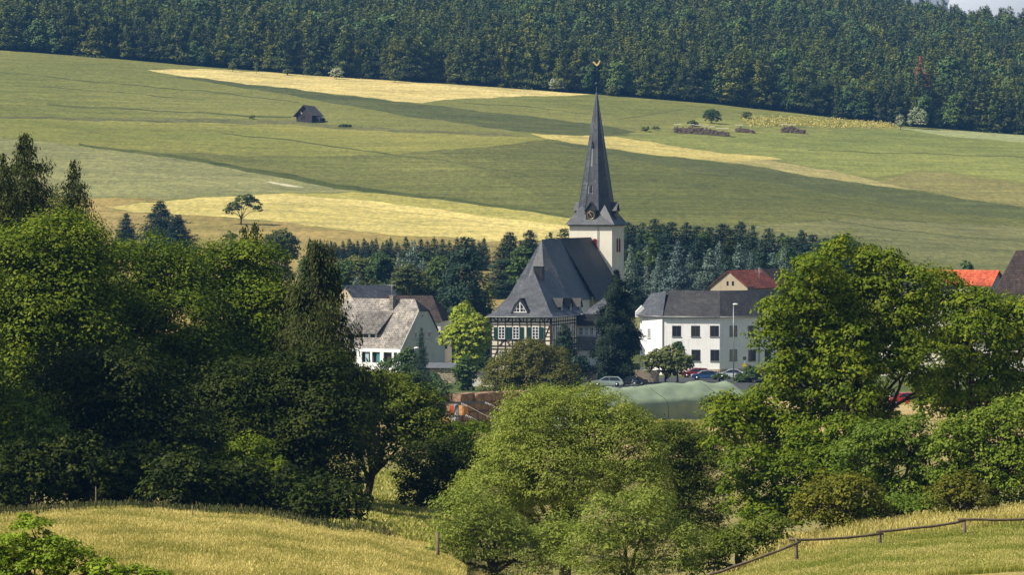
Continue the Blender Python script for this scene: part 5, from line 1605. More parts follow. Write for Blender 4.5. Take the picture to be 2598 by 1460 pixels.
# ---- straw bales
def bales():
    rng = np.random.default_rng(9)
    a = gpt(1152, 418); b = gpt(1440, 432)
    ang = math.atan2(b.y - a.y, b.x - a.x); ln = math.hypot(b.x - a.x, b.y - a.y)
    bl, bh, bd = 2.3, 0.92, 1.2
    def mesh(seed, L=bl):
        rg = np.random.default_rng(seed)
        bm = bmesh.new(); bmesh.ops.create_cube(bm, size=1)
        bmesh.ops.scale(bm, vec=(L, bd, bh), verts=bm.verts)
        bmesh.ops.bevel(bm, geom=bm.edges[:], offset=0.09, segments=2, affect='EDGES')
        bmesh.ops.subdivide_edges(bm, edges=bm.edges[:], cuts=3, use_grid_fill=True)
        for v in bm.verts:
            f = 1 + 0.0
            v.co += Vector(rg.normal(size=3)) * 0.022
            # strings press in
            if abs((v.co.x / L * 6) % 1 - 0.5) < 0.12: v.co.y *= 0.965; v.co.z *= 0.97
        me = bpy.data.meshes.new('hay_bale'); bm.to_mesh(me); bm.free()
        return me
    ms = [mesh(k) for k in range(4)]
    gme = None
    gz = a.z
    for lev in range(4):
        off = -0.9 if lev % 2 else 0.0
        n = 6
        for k in range(n):
            for row in range(2):
                x = off + bl * k + bl / 2 + rng.normal() * 0.05
                if x < bl / 2 - 0.95: continue
                if lev == 3 and (k == 0): continue
                if row == 1 and lev < 3: continue
                o = bpy.data.objects.new('hay_bale', ms[(k + lev) % 4]); COL.objects.link(o)
                t = x / ln
                z = float(zt(a.x + (b.x - a.x) * t, a.y + (b.y - a.y) * t))
                yy = bd / 2 + row * bd + rng.normal() * 0.13 + (0.12 if lev == 3 else 0)
                o.location = (a.x + math.cos(ang) * x - math.sin(ang) * yy, a.y + math.sin(ang) * x + math.cos(ang) * yy, z + bh * (lev + 0.5) - 0.05)
                o.rotation_euler = (rng.normal() * 0.03, rng.normal() * 0.03, ang + rng.normal() * 0.06)
                tag(o, 'brown straw bale in the big bale stack', 'straw bale', 'straw bales in the stack')
    for m_ in ms: m_.materials.append(M['hay'])
    # upright bales at the end of the stack, sunlight painted into the straw
    for (px, py, L, lab) in ((1139, 1082, 1.7, 'orange-yellow straw bale, sunlight painted in, low at the end of the stack'), (1171, 1043, 1.0, 'yellow bale end with painted sunlight above the insulators, beside the grey pole')):
        me = mesh(20 + px, L); me.materials.append(M['hay_sunlit'])
        o = bpy.data.objects.new('hay_bale', me); COL.objects.link(o)
        p = P(px, py, 416.5); o.location = p; o.rotation_euler = (0, math.radians(90), ang)
        tag(o, lab, 'straw bale', 'straw bales in the stack')
bales()
def barrel():
    p = P(1146.5, 1042, 400); g = gpt(1146.5, 400)
    r = empty('marker_post', g, 0, 'narrow orange plastic marker behind the grey pole', 'marker')
    h = p.z - g.z
    MB().tube([(0, 0, -0.2), (0, 0, h + 0.35)], 0.05, 6).build('post', M['zinc'], r)
    MB().box(-0.17, 0.17, -0.08, -0.05, h - 0.4, h + 0.42).build('panel', M['orange'], r)
barrel()

# ---- electricity pole
def pole():
    D = 330; g = gpt(1158, D)
    r = empty('electricity_pole', g, 0, 'grey electricity pole with dark crossarm in front of the straw bales', 'pole')
    s = mpp(D); zc = P(1158, 1024, D).z - g.z
    q = MB()
    q.tube([(0, 0, -0.4), (0, 0, zc)], [0.23, 0.19], 12)
    q.build('mast', M['concrete'], r)
    MB().box(-0.03, 0.06, -0.24, -0.19, 0.2, zc - 0.5).build('strip', M['zinc'], r)
    x0 = (1105 - 1158) * s; x1 = (1234 - 1158) * s
    MB().beam((x0, -0.27, zc + 0.0), (x1, -0.27, zc + 0.1), 0.16, 0.12).build('crossarm', M['paint_dark'], r)
    zl = zc - (1058 - 1024) * s
    MB().beam(((1136 - 1158) * s, -0.27, zl - 0.05), ((1184 - 1158) * s, -0.27, zl + 0.12), 0.08, 0.1).build('bracket', M['paint_dark'], r)
    ins = [((1171 - 1158) * s, zc - 0.02), ((1231 - 1158) * s, zc + 0.06), ((1182 - 1158) * s, zl + 0.1), ((1137 - 1158) * s, zl - 0.05)]
    for x, z in ins:
        m = MB()
        for k in range(4): m.tube([(x + 0.12 * k, -0.36, z - 0.05 * k), (x + 0.12 * k + 0.05, -0.36, z - 0.05 * k - 0.02)], 0.085, 8)
        m.build('insulator', M['porcelain'], r)
    for (x, z), (ex, ey) in zip(ins[:3], ((1520, 1112), (1540, 1088), (1500, 1128))):
        e = P(ex, ey, 300) - g
        A = Vector((x + 0.45, -0.36, z - 0.15)); B = Vector((e.x, e.y, e.z))
        pts = [A.lerp(B, t) - Vector((0, 0, 0.8 * 4 * t * (1 - t))) for t in np.linspace(0, 1, 9)]
        MB().tube(pts, 0.016, 5, False).build('wire', M['wire'], r)
pole()

# ---- field barn and log piles
def hut():
    D = hitD(785, 312)
    g = gpt(772, D); s = mpp(D)
    r = empty('field_hut', g, math.radians(-28), 'crooked old wooden hut with sagging roof in the middle of the fields', 'hut')
    w, d, h, hr = 5.0, 5.6, 2.3, 4.9
    m = MB()
    m.add([(-w / 2 - .1, 0, -.3), (w / 2, 0, -.3), (w / 2 + .15, 0, h), (0.1, 0, hr), (-w / 2 - 0.3, 0, h), (-w / 2, d, -.3), (w / 2 - .1, d, -.3), (w / 2, d, h - .2), (0, d, hr - .3), (-w / 2 - .2, d, h)],
          [(0, 1, 2, 3, 4), (5, 9, 8, 7, 6), (0, 4, 9, 5), (1, 6, 7, 2)])
    m.build('wall', M['wood_dark'], r)
    q = MB()
    q.slab([(0.1, -.7, hr + .1), (w / 2 + .75, -.7, h - .45), (w / 2 + .65, d + .4, h - .6), (0, d + .4, hr - .25)], (0, 0, .13))
    q.slab([(0.1, -.7, hr + .1), (-w / 2 - 1.0, -.7, h - .7), (-w / 2 - .8, d + .4, h - .7), (0, d + .4, hr - .25)], (0, 0, .13))
    q.build('roof', M['barn_roof'], r)
    MB().box(-1.2, 0.2, -0.05, 0, 0.9, 1.9).build('window_opening', M['rubber'], r)
    MB().slab([(-1.5, -.1, 3.0), (-0.7, -.1, 2.3), (-0.5, -.1, 2.6), (-1.2, -.1, 3.35)], (0, -.06, 0)).build('loose_board', M['zinc'], r)
    m = MB()
    m.add([(w / 2 + .02, 1.4, -.3), (w / 2 + 2.0, 1.4, -.3), (w / 2 + 2.0, 1.4, 1.2), (w / 2 + .02, 1.4, 1.9), (w / 2 + .02, 4.4, -.3), (w / 2 + 2.0, 4.4, -.3), (w / 2 + 2.0, 4.4, 1.2), (w / 2 + .02, 4.4, 1.9)], [(0, 1, 2, 3), (4, 7, 6, 5), (1, 5, 6, 2), (3, 2, 6, 7), (0, 3, 7, 4)])
    m.build('lean_to', M['wood_dark'], r)
hut()
def logpile(p0, p1, py, hpx, label, cover=True):
    D = hitD((p0 + p1) / 2, py); a = gpt(p0, D); s = mpp(D); ln = (p1 - p0) * s; h = hpx * s
    r = empty('log_pile', a, 0, label, 'log pile', 'log piles below the forest')
    rng = np.random.default_rng(int(p0))
    m = MB(); n = int(ln / 0.42)
    hh = [h * (0.72 + 0.28 * math.sin(math.pi * min(1, (i + 1) / n * 1.2)) + 0.05 * rng.normal()) for i in range(n)]
    for i in range(n):
        x = i * 0.42; k = int(hh[i] / 0.36)
        for j in range(k):
            xx = x + (0.2 if j % 2 else 0); z = j * 0.36 + 0.1
            z0 = float(zt(a.x + xx, D)) - a.z
            m.tube([(xx, -1.2 + rng.normal() * 0.08, z0 + z), (xx, 1.2, z0 + z)], 0.2 + 0.02 * rng.normal(), 7)
    m.build('logs', M['logs'], r)
    if cover:
        q = MB()
        i = 0
        while i < n - 5:
            if rng.random() < 0.8:
                z0 = float(zt(a.x + i * .42, D)) - a.z; z = z0 + max(hh[i:i + 5]) + 0.12
                q.slab([(i * .42, -1.35, z), ((i + 5) * .42, -1.35, z + 0.05), ((i + 5) * .42, 1.2, z + .15), (i * .42, 1.2, z + .1)], (0, 0, 0.12))
            i += 5
        if q.v: q.build('cover_boards', M['logs_pale'], r)
logpile(1710, 1855, 342, 20, 'long low brown log pile below the dark bush')
logpile(1866, 1918, 337, 14, 'short log pile with white cover boards')
logpile(1982, 2048, 338, 17, 'log pile with rounded top on its own at the terrace')

# ---- fence on the near right meadow
def fence():
    D = 180
    posts = [(1806, 1452, 1485, 176), (2019, 1369, 1432, 179), (2231, 1347, 1392, 181), (2446, 1317, 1380, 183), (2668, 1312, 1372, 184)]
    base = gpt(posts[0][0], posts[0][3])
    r = empty('rail_fence', base, 0, 'weathered round-pole rail fence along the grassy slope', 'fence')
    tops = []
    for px, t, b, D_ in posts:
        tp = P(px, t, D_); g = gpt(px, D_)
        lo = min(g.z, P(px, b, D_).z) - 0.3
        lean = 0.06
        MB().tube([Vector((tp.x + lean, tp.y, lo)) - base, Vector((tp.x, tp.y, tp.z + 0.03)) - base], [0.085, 0.075], 8).build('post', M['wood_post'], r)
        tops.append(tp)
    rng = np.random.default_rng(3)
    rails = [((1800, 1459, 176), (2030, 1375, 179)), ((2001, 1372, 179), (2240, 1355, 181)), ((2224, 1350, 180.7), (2450, 1323, 182.7)), ((2429, 1318, 182.4), (2675, 1316, 184))]
    for a, b in rails:
        A = P(*a); B = P(*b)
        A.y -= 0.12; B.y -= 0.12
        pts = []
        for t in np.linspace(0, 1, 9):
            p = A.lerp(B, t) - base
            p.z += -0.05 * math.sin(math.pi * t) + rng.normal() * 0.012
            pts.append(p)
        MB().tube(pts, [0.06 + 0.012 * math.sin(3 * i) for i in range(9)], 8).build('rail', M['wood_post'], r)
    for a, b in (((1960, 1452, 178), (2025, 1428, 179)), ((2060, 1419, 178.5), (2150, 1414, 179.5)), ((2235, 1405, 180), (2310, 1400, 181)), ((2440, 1379, 182), (2560, 1373, 183))):
        A = P(*a) - base; B = P(*b) - base
        MB().tube([A, A.lerp(B, .5) + Vector((0, 0, .03)), B], 0.035, 6).build('rail', M['wood_grey'], r)
fence()
# thin pasture stakes in the left meadow
for px, t, b, D in ((488, 1283, 1318, 190), (243, 1236, 1270, 206), (727, 1318, 1352, 192), (855, 1350, 1380, 192), (1024, 1384, 1404, 186), (1110, 1352, 1412, 182)):
    tp = P(px, t, D); g = gpt(px, D)
    o = MB().tube([(0.03, 0, -0.3), (0.0, 0, max(0.5, tp.z - g.z))], [0.035, 0.028] if px < 1100 else [0.08, 0.07], 6).build('fence_stake', M['wood_post'], None)
    o.location = g
    tag(o, {488: 'pale stake standing in dry meadow grass, brightest of the thin stakes', 243: 'leaning grey stake in deep shade under the oaks', 727: 'dark thin stake at the meadow crest', 855: 'thin stake where the meadow dips', 1024: 'short dark stake in the hollow before the willow', 1110: 'thick post against the willow foliage'}[px], 'stake', 'pasture stakes')

# ================================================================== vegetation
# ---- near trees on the left
px_tree('oak_tree', 'broad dark oak filling the upper left under the two spruces', 'tree', 236,
        [(60, 700, 120), (150, 660, 110), (20, 860, 130), (130, 830, 140), (60, 1000, 140), (220, 740, 110), (200, 900, 120)], L_['oak'], 0.118, 1.35, base=100, seed=11, cl=0.95)
px_tree('oak_tree', 'dark oak with rounded top between spruces and weeping spruce', 'tree', 243,
        [(320, 740, 110), (420, 720, 100), (300, 860, 130), (430, 860, 130), (380, 990, 140), (240, 980, 120), (500, 960, 110), (330, 1120, 130), (180, 1140, 120), (450, 1160, 120), (560, 1120, 110), (60, 1150, 100), (260, 1220, 90), (640, 1200, 90), (740, 1180, 80)], L_['oak'], 0.118, 1.35, base=360, seed=12, cl=0.95)
px_tree('oak_tree', 'oak with thin twigs poking above its crown, left of weeping spruce', 'tree', 250,
        [(560, 720, 90), (640, 700, 80), (540, 830, 120), (660, 830, 120), (600, 960, 140), (720, 940, 100), (710, 800, 65), (500, 720, 70)], L_['oak'], 0.112, 1.35, base=620, seed=13, cl=0.9)
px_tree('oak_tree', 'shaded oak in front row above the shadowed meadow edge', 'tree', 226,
        [(180, 1040, 130), (300, 1010, 120), (330, 1130, 140), (200, 1170, 120), (420, 1120, 120), (460, 1210, 90)], L_['shade_darkoak'], 0.118, 1.35, base=300, seed=14, cl=0.95)
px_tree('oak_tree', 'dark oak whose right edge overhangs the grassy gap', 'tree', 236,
        [(600, 1050, 130), (720, 1040, 120), (800, 970, 80), (830, 1080, 100), (700, 1170, 120), (560, 1180, 120), (830, 1190, 90), (790, 1260, 90), (640, 1265, 80)], L_['shade_darkoak'], 0.112, 1.35, base=700, seed=15, cl=0.9)
px_tree('bush', 'dark bush at the left picture edge with a pale flowering tip', 'bush', 218,
        [(30, 1080, 90), (100, 1130, 80), (20, 1180, 90), (120, 1230, 60)], L_['bush'], 0.105, 1.3, base=50, seed=16)
px_tree('bush', 'feathery dark green bush under the oaks near meadow crest', 'bush', 226,
        [(620, 1180, 70), (680, 1230, 60), (560, 1240, 60), (500, 1255, 50)], L_['oak'], 0.093, 1.3, base=600, seed=17)
px_tree('hazel_tree', 'hazel with arching dark stems over the grassy gap', 'tree', 262,
        [(900, 1010, 75), (980, 1030, 75), (1050, 1050, 65), (880, 1065, 85), (970, 1070, 90), (1060, 1090, 80), (900, 1150, 70), (1010, 1160, 70), (1100, 1110, 50)], L_['hazel'], 0.105, 1.15, base=925, seed=18, cl=0.6, fork=0.35, trunk_r=0.26)
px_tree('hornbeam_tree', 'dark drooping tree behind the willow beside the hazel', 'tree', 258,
        [(1080, 1190, 70), (1130, 1240, 70), (1060, 1265, 50), (1150, 1170, 60), (1110, 1300, 60)], L_['shade_darkoak'], 0.105, 1.4, base=1100, seed=19)
px_tree('bush', 'fresh green bush below the grey electricity pole', 'bush', 268,
        [(1150, 1130, 55), (1210, 1120, 50), (1190, 1190, 70), (1240, 1180, 50), (1120, 1160, 50)], L_['maple'], 0.099, 1.5, base=1180, seed=20)
px_tree('tree', 'slim green tree left of the gateway arch', 'tree', 420,
        [(1000, 960, 45), (1040, 990, 50), (1090, 1020, 50), (1070, 1060, 55), (1110, 1070, 45), (1010, 1030, 50)], L_['green'], 0.149, 1.4, base=1050, seed=21)
px_tree('tree', 'light green round tree directly beyond the oaks beside the veranda', 'tree', 300,
        [(905, 975, 40), (865, 950, 45), (955, 985, 42), (1005, 1000, 45)], L_['hazel'], 0.112, 1.4, base=900, seed=22)
px_tree('oak_tree', 'huge oak cut by the left picture edge, added to shade the oaks beside it', 'tree', 238,
        [(-40, 690, 110), (-30, 800, 120), (-200, 760, 150), (-60, 930, 140), (-220, 900, 170), (-120, 1060, 150), (-350, 850, 160)], L_['oak'], 0.16, 1.2, base=-160, seed=24, cl=0.9)  # crown added across the left edge to shade the tree mass
px_tree('oak_tree', 'oak bough mass added mostly past the left edge for its shade', 'tree', 218,
        [(-110, 780, 110), (-220, 720, 150), (-120, 930, 130), (-260, 880, 160), (-80, 1070, 100), (-200, 1100, 150), (-380, 800, 170), (-380, 1050, 160), (-560, 850, 170), (-560, 1080, 170), (-70, 1190, 90), (-250, 540, 140, 140, 5), (-400, 520, 150, 150, 5), (-180, 640, 110, 110, 3)], L_['oak'], 0.14, 1.25, base=-180, seed=25, cl=0.9)  # crown placed and raised mostly out of view to shade the oaks' feet
# ---- undergrowth added as dark fill at the oaks' feet, shade in the leaf colour
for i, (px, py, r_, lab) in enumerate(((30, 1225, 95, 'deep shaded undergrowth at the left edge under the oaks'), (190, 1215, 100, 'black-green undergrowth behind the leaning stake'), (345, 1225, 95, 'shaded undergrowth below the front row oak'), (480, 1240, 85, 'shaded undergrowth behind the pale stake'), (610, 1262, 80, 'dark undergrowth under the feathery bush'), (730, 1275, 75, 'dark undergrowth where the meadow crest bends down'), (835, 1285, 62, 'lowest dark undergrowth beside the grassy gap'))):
    px_tree('undergrowth_bush', lab, 'bush', 214 + (i % 3) * 3, [(px - 50, py, r_ * .8), (px + 50, py + 6, r_ * .8), (px, py - 25, r_ * .8), (px - 20, py + 45, r_ * .7), (px + 45, py + 45, r_ * .6)], L_['shade_darkoak'], 0.12, 1.5, base=px, seed=400 + i)
# ---- willows in the middle
px_tree('willow_tree', 'big grey-green willow in the centre foreground with rounded crown', 'tree', 205,
        [(1440, 1085, 105, 95), (1350, 1110, 90, 110), (1530, 1110, 105, 105), (1600, 1165, 80, 110), (1290, 1190, 80, 90), (1400, 1210, 110, 100), (1480, 1240, 90, 90), (1250, 1270, 90, 90), (1360, 1320, 110, 100), (1620, 1260, 80, 90)],
        L_['willow'], 0.078, 2.3, base=1430, seed=31, cl=0.5, asp=0.32, fork=0.4, trunk_r=0.3)
px_tree('willow_bush', 'low willow bush with pale leaves at the bottom edge', 'bush', 190,
        [(1180, 1330, 80, 85), (1250, 1380, 90, 90), (1160, 1420, 70, 80), (1118, 1445, 55, 50), (1330, 1430, 90, 90), (1420, 1400, 70, 90)], L_['willow'], 0.087, 1.5, base=1260, seed=32, asp=0.32)
px_tree('willow_bush', 'willow bush with rounded top right of the dark hollow', 'bush', 188,
        [(1560, 1340, 80, 80), (1640, 1330, 75, 80), (1600, 1420, 95, 90), (1500, 1420, 80, 80), (1700, 1410, 80, 80)], L_['willow'], 0.087, 1.5, base=1590, seed=33, asp=0.32)
px_tree('willow_tree', 'duller willow between the big willow and the maple', 'tree', 232,
        [(1690, 1130, 55), (1755, 1135, 55), (1800, 1150, 40), (1720, 1180, 75, 90), (1780, 1210, 60, 90), (1700, 1260, 80, 90), (1770, 1290, 70, 90), (1660, 1330, 70, 70), (1780, 1380, 70, 70)], L_['hazel'], 0.093, 2.1, base=1730, seed=34, asp=0.35)
px_tree('willow_bush', 'yellow-green willow top beside the bale stack', 'bush', 250,
        [(1390, 1035, 50, 45), (1335, 1060, 50, 55), (1300, 1110, 50, 60)], L_['willow'], 0.093, 1.6, base=1360, seed=35, asp=0.35)
# ---- right
px_tree('maple_tree', 'tall spreading maple with yellow-tipped leaves hiding the houses', 'tree', 226,
        [(2150, 690, 80), (2230, 700, 60), (2060, 740, 80), (2110, 800, 90), (2210, 800, 90), (2000, 800, 65), (1975, 870, 60), (2050, 880, 90), (2150, 900, 90), (2310, 730, 60), (2300, 830, 80), (2245, 905, 75), (2310, 915, 45), (2285, 950, 42), (2340, 985, 36), (2150, 1055, 60), (2245, 1070, 45),
         (1990, 952, 50), (2045, 970, 85), (2150, 990, 90), (1835, 1055, 46), (1890, 1062, 56), (1970, 1050, 78), (1860, 1100, 65), (1930, 1130, 80), (2020, 1110, 60), (1990, 1180, 75), (2200, 1050, 60), (2080, 1060, 50)],
        L_['maple'], 0.118, 1.5, base=2190, seed=41, cl=0.62, fork=0.35, trunk_r=0.36, up=0.45, jit=0.5)
px_tree('maple_tree', 'second maple crown reaching past the picture edge', 'tree', 233,
        [(2390, 755, 65), (2470, 805, 72), (2380, 830, 80), (2550, 820, 62), (2480, 880, 90), (2580, 900, 80), (2390, 940, 85), (2320, 935, 40), (2460, 990, 90), (2560, 1000, 70), (2620, 850, 80), (2375, 1040, 60), (2460, 1060, 60)],
        L_['maple'], 0.118, 1.5, base=2450, seed=42, cl=0.62, fork=0.4, trunk_r=0.33, up=0.45, jit=0.5)
px_tree('maple_tree', 'low leafy maple boughs sweeping down to the slope by the rail fence', 'tree', 214,
        [(1960, 1250, 75), (1900, 1190, 60), (2040, 1230, 80), (1880, 1270, 60), (2060, 1150, 60), (1930, 1330, 60), (2010, 1310, 55), (2120, 1180, 70), (2140, 1100, 50), (2090, 1250, 60)], L_['maple'], 0.112, 1.35, base=1970, seed=43, cl=0.55)
px_tree('bush', 'fresh green bush in front of the maple trunk', 'bush', 208,
        [(2230, 1130, 65), (2310, 1130, 70), (2180, 1180, 70), (2270, 1200, 80), (2380, 1180, 70), (2200, 1250, 60), (2300, 1270, 60), (2360, 1260, 50)], L_['bush'], 0.093, 1.5, base=2270, seed=44)
px_tree('bush', 'large green bush running out of the right picture edge', 'bush', 206,
        [(2440, 1130, 70), (2530, 1110, 75), (2600, 1090, 80), (2480, 1200, 75), (2570, 1200, 80), (2420, 1240, 55), (2560, 1270, 50), (2630, 1200, 80)], L_['bush'], 0.093, 1.5, base=2520, seed=45)
px_tree('bush', 'yellowish bush above the left end of the rail fence', 'bush', 197,
        [(2100, 1270, 60), (2170, 1265, 55), (2060, 1300, 50), (2130, 1310, 50), (2210, 1300, 40)], L_['bushy'], 0.087, 1.5, base=2130, seed=46)
px_tree('bush', 'yellowish bush behind the rightmost fence rail', 'bush', 198,
        [(2430, 1255, 50), (2390, 1280, 40), (2470, 1275, 45)], L_['bushy'], 0.087, 1.5, base=2430, seed=47)
px_tree('bush', 'low dark scrub in the corner where the fence drops away', 'bush', 190,
        [(1850, 1400, 60, 45), (1900, 1370, 55, 40), (1960, 1350, 50, 35), (1790, 1440, 55, 40)], L_['hazel'], 0.081, 1.4, base=1870, seed=48)
px_tree('bush', 'bright sunlit bush in the bottom left corner', 'bush', 112,
        [(80, 1370, 50, 55), (20, 1410, 60, 50), (130, 1420, 60, 55), (190, 1440, 55, 45), (60, 1460, 80, 60), (270, 1465, 50, 40), (340, 1475, 40, 30), (400, 1480, 40, 28), (-40, 1440, 60, 60)], L_['sunbush'], 0.062, 1.5, base=120, seed=49, cl=0.28, zground=None)
px_tree('bush', 'small dark bush filling the gap below the fresh green one', 'bush', 200, [(2250, 1300, 45, 40), (2310, 1305, 45, 38), (2360, 1300, 40, 38), (2200, 1325, 40, 30)], L_['bush'], 0.09, 1.5, base=2280, seed=52)
# ---- near spruces
def near_spruce(px, top, D, R, label, seed, n=42000, leaf=0.15, hang=0.35, droop=0.22, ragged=0.32, power=0.95, whorl=0.5, low=0.35, name='spruce_tree', nb=11):
    g = gpt(px, D); H = P(px, top, D).z - g.z
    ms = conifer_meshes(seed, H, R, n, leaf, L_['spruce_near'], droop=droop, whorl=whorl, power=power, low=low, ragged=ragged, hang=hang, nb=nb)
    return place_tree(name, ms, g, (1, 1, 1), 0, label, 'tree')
near_spruce(62, 332, 258, 6.6, 'tall dark spruce at the far left rising above the oaks', 61, n=130000, ragged=0.42, leaf=0.105, hang=0.2)
near_spruce(8, 392, 250, 5.2, 'dark spruce cut by the left picture edge', 66, n=80000, leaf=0.105, hang=0.2)
near_spruce(186, 408, 252, 4.6, 'thin-topped spruce right of the tallest one', 62, n=80000, ragged=0.5, leaf=0.10, hang=0.2)
near_spruce(648, 560, 262, 1.9, 'very thin spruce tip poking out of the oaks', 63, n=12000, ragged=0.5, leaf=0.13)
near_spruce(619, 572, 262, 1.5, 'small spruce tip just left of the thin one', 67, n=8000, ragged=0.5, leaf=0.13)
near_spruce(806, 612, 247, 2.8, 'weeping spruce with hanging branches before the grey roofed house', 64, n=60000, hang=0.9, droop=0.30, ragged=0.45, whorl=0.8, leaf=0.12, power=0.5, nb=8)

# ---- village trees
def vtree(name, label, px, top, D, rpx, mat, seed, leaf=0.2, bottom=None, n=9, cover=1.5, trunk=0.15, cat='tree', group=None, depth=0.8):
    """medium broadleaf tree built as its own mesh"""
    rng = random.Random(seed)
    g = gpt(px, D); gy = HY - (g.z - CZ) * F / D
    bot = bottom if bottom is not None else gy
    cy = (top + bot) / 2; ry = (bot - top) / 2
    lobes = []
    for i in range(n):
        for _ in range(30):
            u, v = rng.uniform(-1, 1), rng.uniform(-1, 1)
            if u * u + v * v <= 1: break
        rr = rng.uniform(0.36, 0.52) * min(rpx, ry)
        lobes.append((px + u * (rpx - rr), cy + v * (ry - rr), rr, rr, rng.uniform(-0.5, 0.5) * rpx * mpp(D)))
    lobes.append((px + rng.uniform(-.2, .2) * rpx, top + 0.42 * min(rpx, ry), 0.42 * min(rpx, ry)))
    return px_tree(name, label, cat, D, lobes, mat, leaf, cover, base=px, seed=seed, group=group, trunk_r=trunk, cl=0.5, depth=depth)
px_tree('plum_tree', 'round bronze-brown tree in front of the half-timbered house', 'tree', 560,
        [(1340, 925, 55), (1285, 950, 50), (1400, 930, 50), (1260, 985, 40), (1330, 975, 60), (1400, 985, 60), (1440, 960, 35), (1300, 1000, 45), (1440, 1000, 35), (1365, 900, 30)], L_['bronze'], 0.136, 1.5, base=1345, seed=71, cl=0.55)
vtree('lime_tree', 'bright yellow-green tree left of the half-timbered house', 1185, 771, 606, 68, L_['lime'], 72, 0.24, bottom=945, n=15)
vtree('tree', 'mid green tree below the bright yellow-green one', 1185, 905, 575, 42, L_['green'], 73, 0.24, bottom=1035, n=8)
vtree('bush', 'green bush growing inside the gateway arch', 1100, 948, 606, 30, L_['green'], 74, 0.22, bottom=1000, n=5, cat='bush')
vtree('tree', 'olive green tree between the motorcycle and the white building', 1690, 880, 604, 72, L_['olive'], 75, 0.24, n=12, bottom=985)
vtree('tree', 'small dark green tree against the white building wall', 1719, 868, 618, 27, L_['green'], 76, 0.22, n=6, bottom=920)
vtree('hedge_bush', 'dark rounded bush right of the tall street lamp', 1905, 930, 618, 50, L_['green'], 77, 0.22, bottom=1015, n=9, cat='bush')
vtree('hedge_bush', 'low dark hedge between the blue and the white car', 1825, 950, 622, 26, L_['green'], 78, 0.2, n=5, cat='bush')
vtree('bush', 'ragged bush beside the garden lamp under the pale gable', 1035, 885, 600, 38, L_['green'], 79, 0.22, n=7, cat='bush')
vtree('bush', 'dark bush between bronze tree and estate car', 1475, 905, 604, 40, L_['spruce'], 80, 0.22, n=7, cat='bush')
vtree('tree', 'greyish round tree behind the oaks and thin spruce tips', 710, 585, 760, 62, L_['olive'], 81, 0.24, n=12, bottom=740)
vtree('tree', 'pale bushy tree left of the greyish round tree', 592, 590, 750, 44, L_['olive'], 82, 0.24, n=9, bottom=740)
# big dark spruce by the annex: irregular, trunk visible below
def big_spruce():
    D = 612; g = gpt(1564, D); H = P(1556, 688, D).z - g.z
    rng = np.random.default_rng(90)
    ms = None
    r = empty('spruce_tree', g, 0, 'tall ragged dark spruce with bare lower trunk beside the parked estate car', 'tree')
    s = mpp(D); parts = []
    prof = [(700, 10), (720, 26), (750, 42), (780, 50), (810, 52), (830, 70), (850, 50), (870, 64), (890, 52), (910, 66), (930, 50), (945, 30)]
    Vs = []; Qs = []; vr = []; off = 0
    for py, rp in prof:
        z = P(1564, py, D).z - g.z
        for k in range(9):
            a = rng.random() * 6.283; L = rp * s * rng.uniform(0.55, 1.12)
            n = int(260 * (L + 0.4))
            t = rng.random(n) ** 0.7
            x = math.cos(a) * L * t - math.sin(a) * rng.normal(size=n) * 0.30 * L * (1 - .4 * t); y = math.sin(a) * L * t + math.cos(a) * rng.normal(size=n) * 0.30 * L * (1 - .4 * t)
            zz = z - 0.25 * L * t + rng.normal(size=n) * 0.30 - rng.random(n) * 0.8 * t + rng.uniform(-.6, .6)
            c = np.stack([x - (py - 820) * 0.0, y, zz], 1)
            nn = unit(np.stack([np.full(n, math.cos(a)), np.full(n, math.sin(a)), np.full(n, 0.9)], 1) + rng.normal(size=(n, 3)) * 0.5)
            V, Q, v = quads(c, nn, 0.17 * (0.6 + 0.8 * rng.random(n)), np.clip(0.2 + 0.45 * t + 0.15 * rng.normal(size=n), 0, 1), rng, 0.4)
            Vs.append(V); Qs.append(Q + off); off += len(V); vr.append(v)
    link_mesh('crown', arr_mesh('crown', np.concatenate(Vs), np.concatenate(Qs), np.concatenate(vr)), L_['spruce_dark'], r)
    MB().tube([(0, 0, -0.5), (0, 0, H * 0.3), (-0.2, 0, H * 0.7), (-0.4, 0, H * 0.99)], [0.36, 0.3, 0.18, 0.04], 9).build('trunk', M['bark'], r)
big_spruce()
conifer('dense', 1433, 823, 618, 36, 'small dark spruce against the right side of the timber house', seed=1)
conifer('mid_dark', 1069, 832, 598, 15, 'slender dark spruce in front of the pale gable', seed=2)
conifer('dense', 1182, 603, 662, 66, 'large dark spruce behind the bright yellow-green tree', seed=3)
conifer('mid_dark', 1150, 640, 690, 40, 'dark spruce just left of the large one', seed=4)
conifer('mid_blue', 1048, 608, 705, 40, 'grey-blue spruce above the orchard bushes', seed=5)
conifer('dense', 320, 541, 834, 30, 'small blue-green spruce at the hill foot, left of the pair', seed=6, wide=1.1)
conifer('dense', 408, 510, 840, 50, 'broad blue-green spruce, tallest of three at the hill foot', seed=7, wide=1.1)
conifer('dense', 452, 545, 828, 42, 'bushy spruce on the right of the three at the hill foot', seed=8, wide=1.1)
conifer('dense', 1292, 588, 765, 44, 'dark conifer left of the church choir roof', seed=9)
conifer('dense', 1345, 584, 770, 42, 'dark conifer close behind the choir roof tip', seed=10)
vtree('tree', 'deep green broad tree pressed between conifers and choir roof', 1325, 630, 690, 55, L_['green'], 95, 0.3, n=9)
G1 = 'conifer belt behind the church'
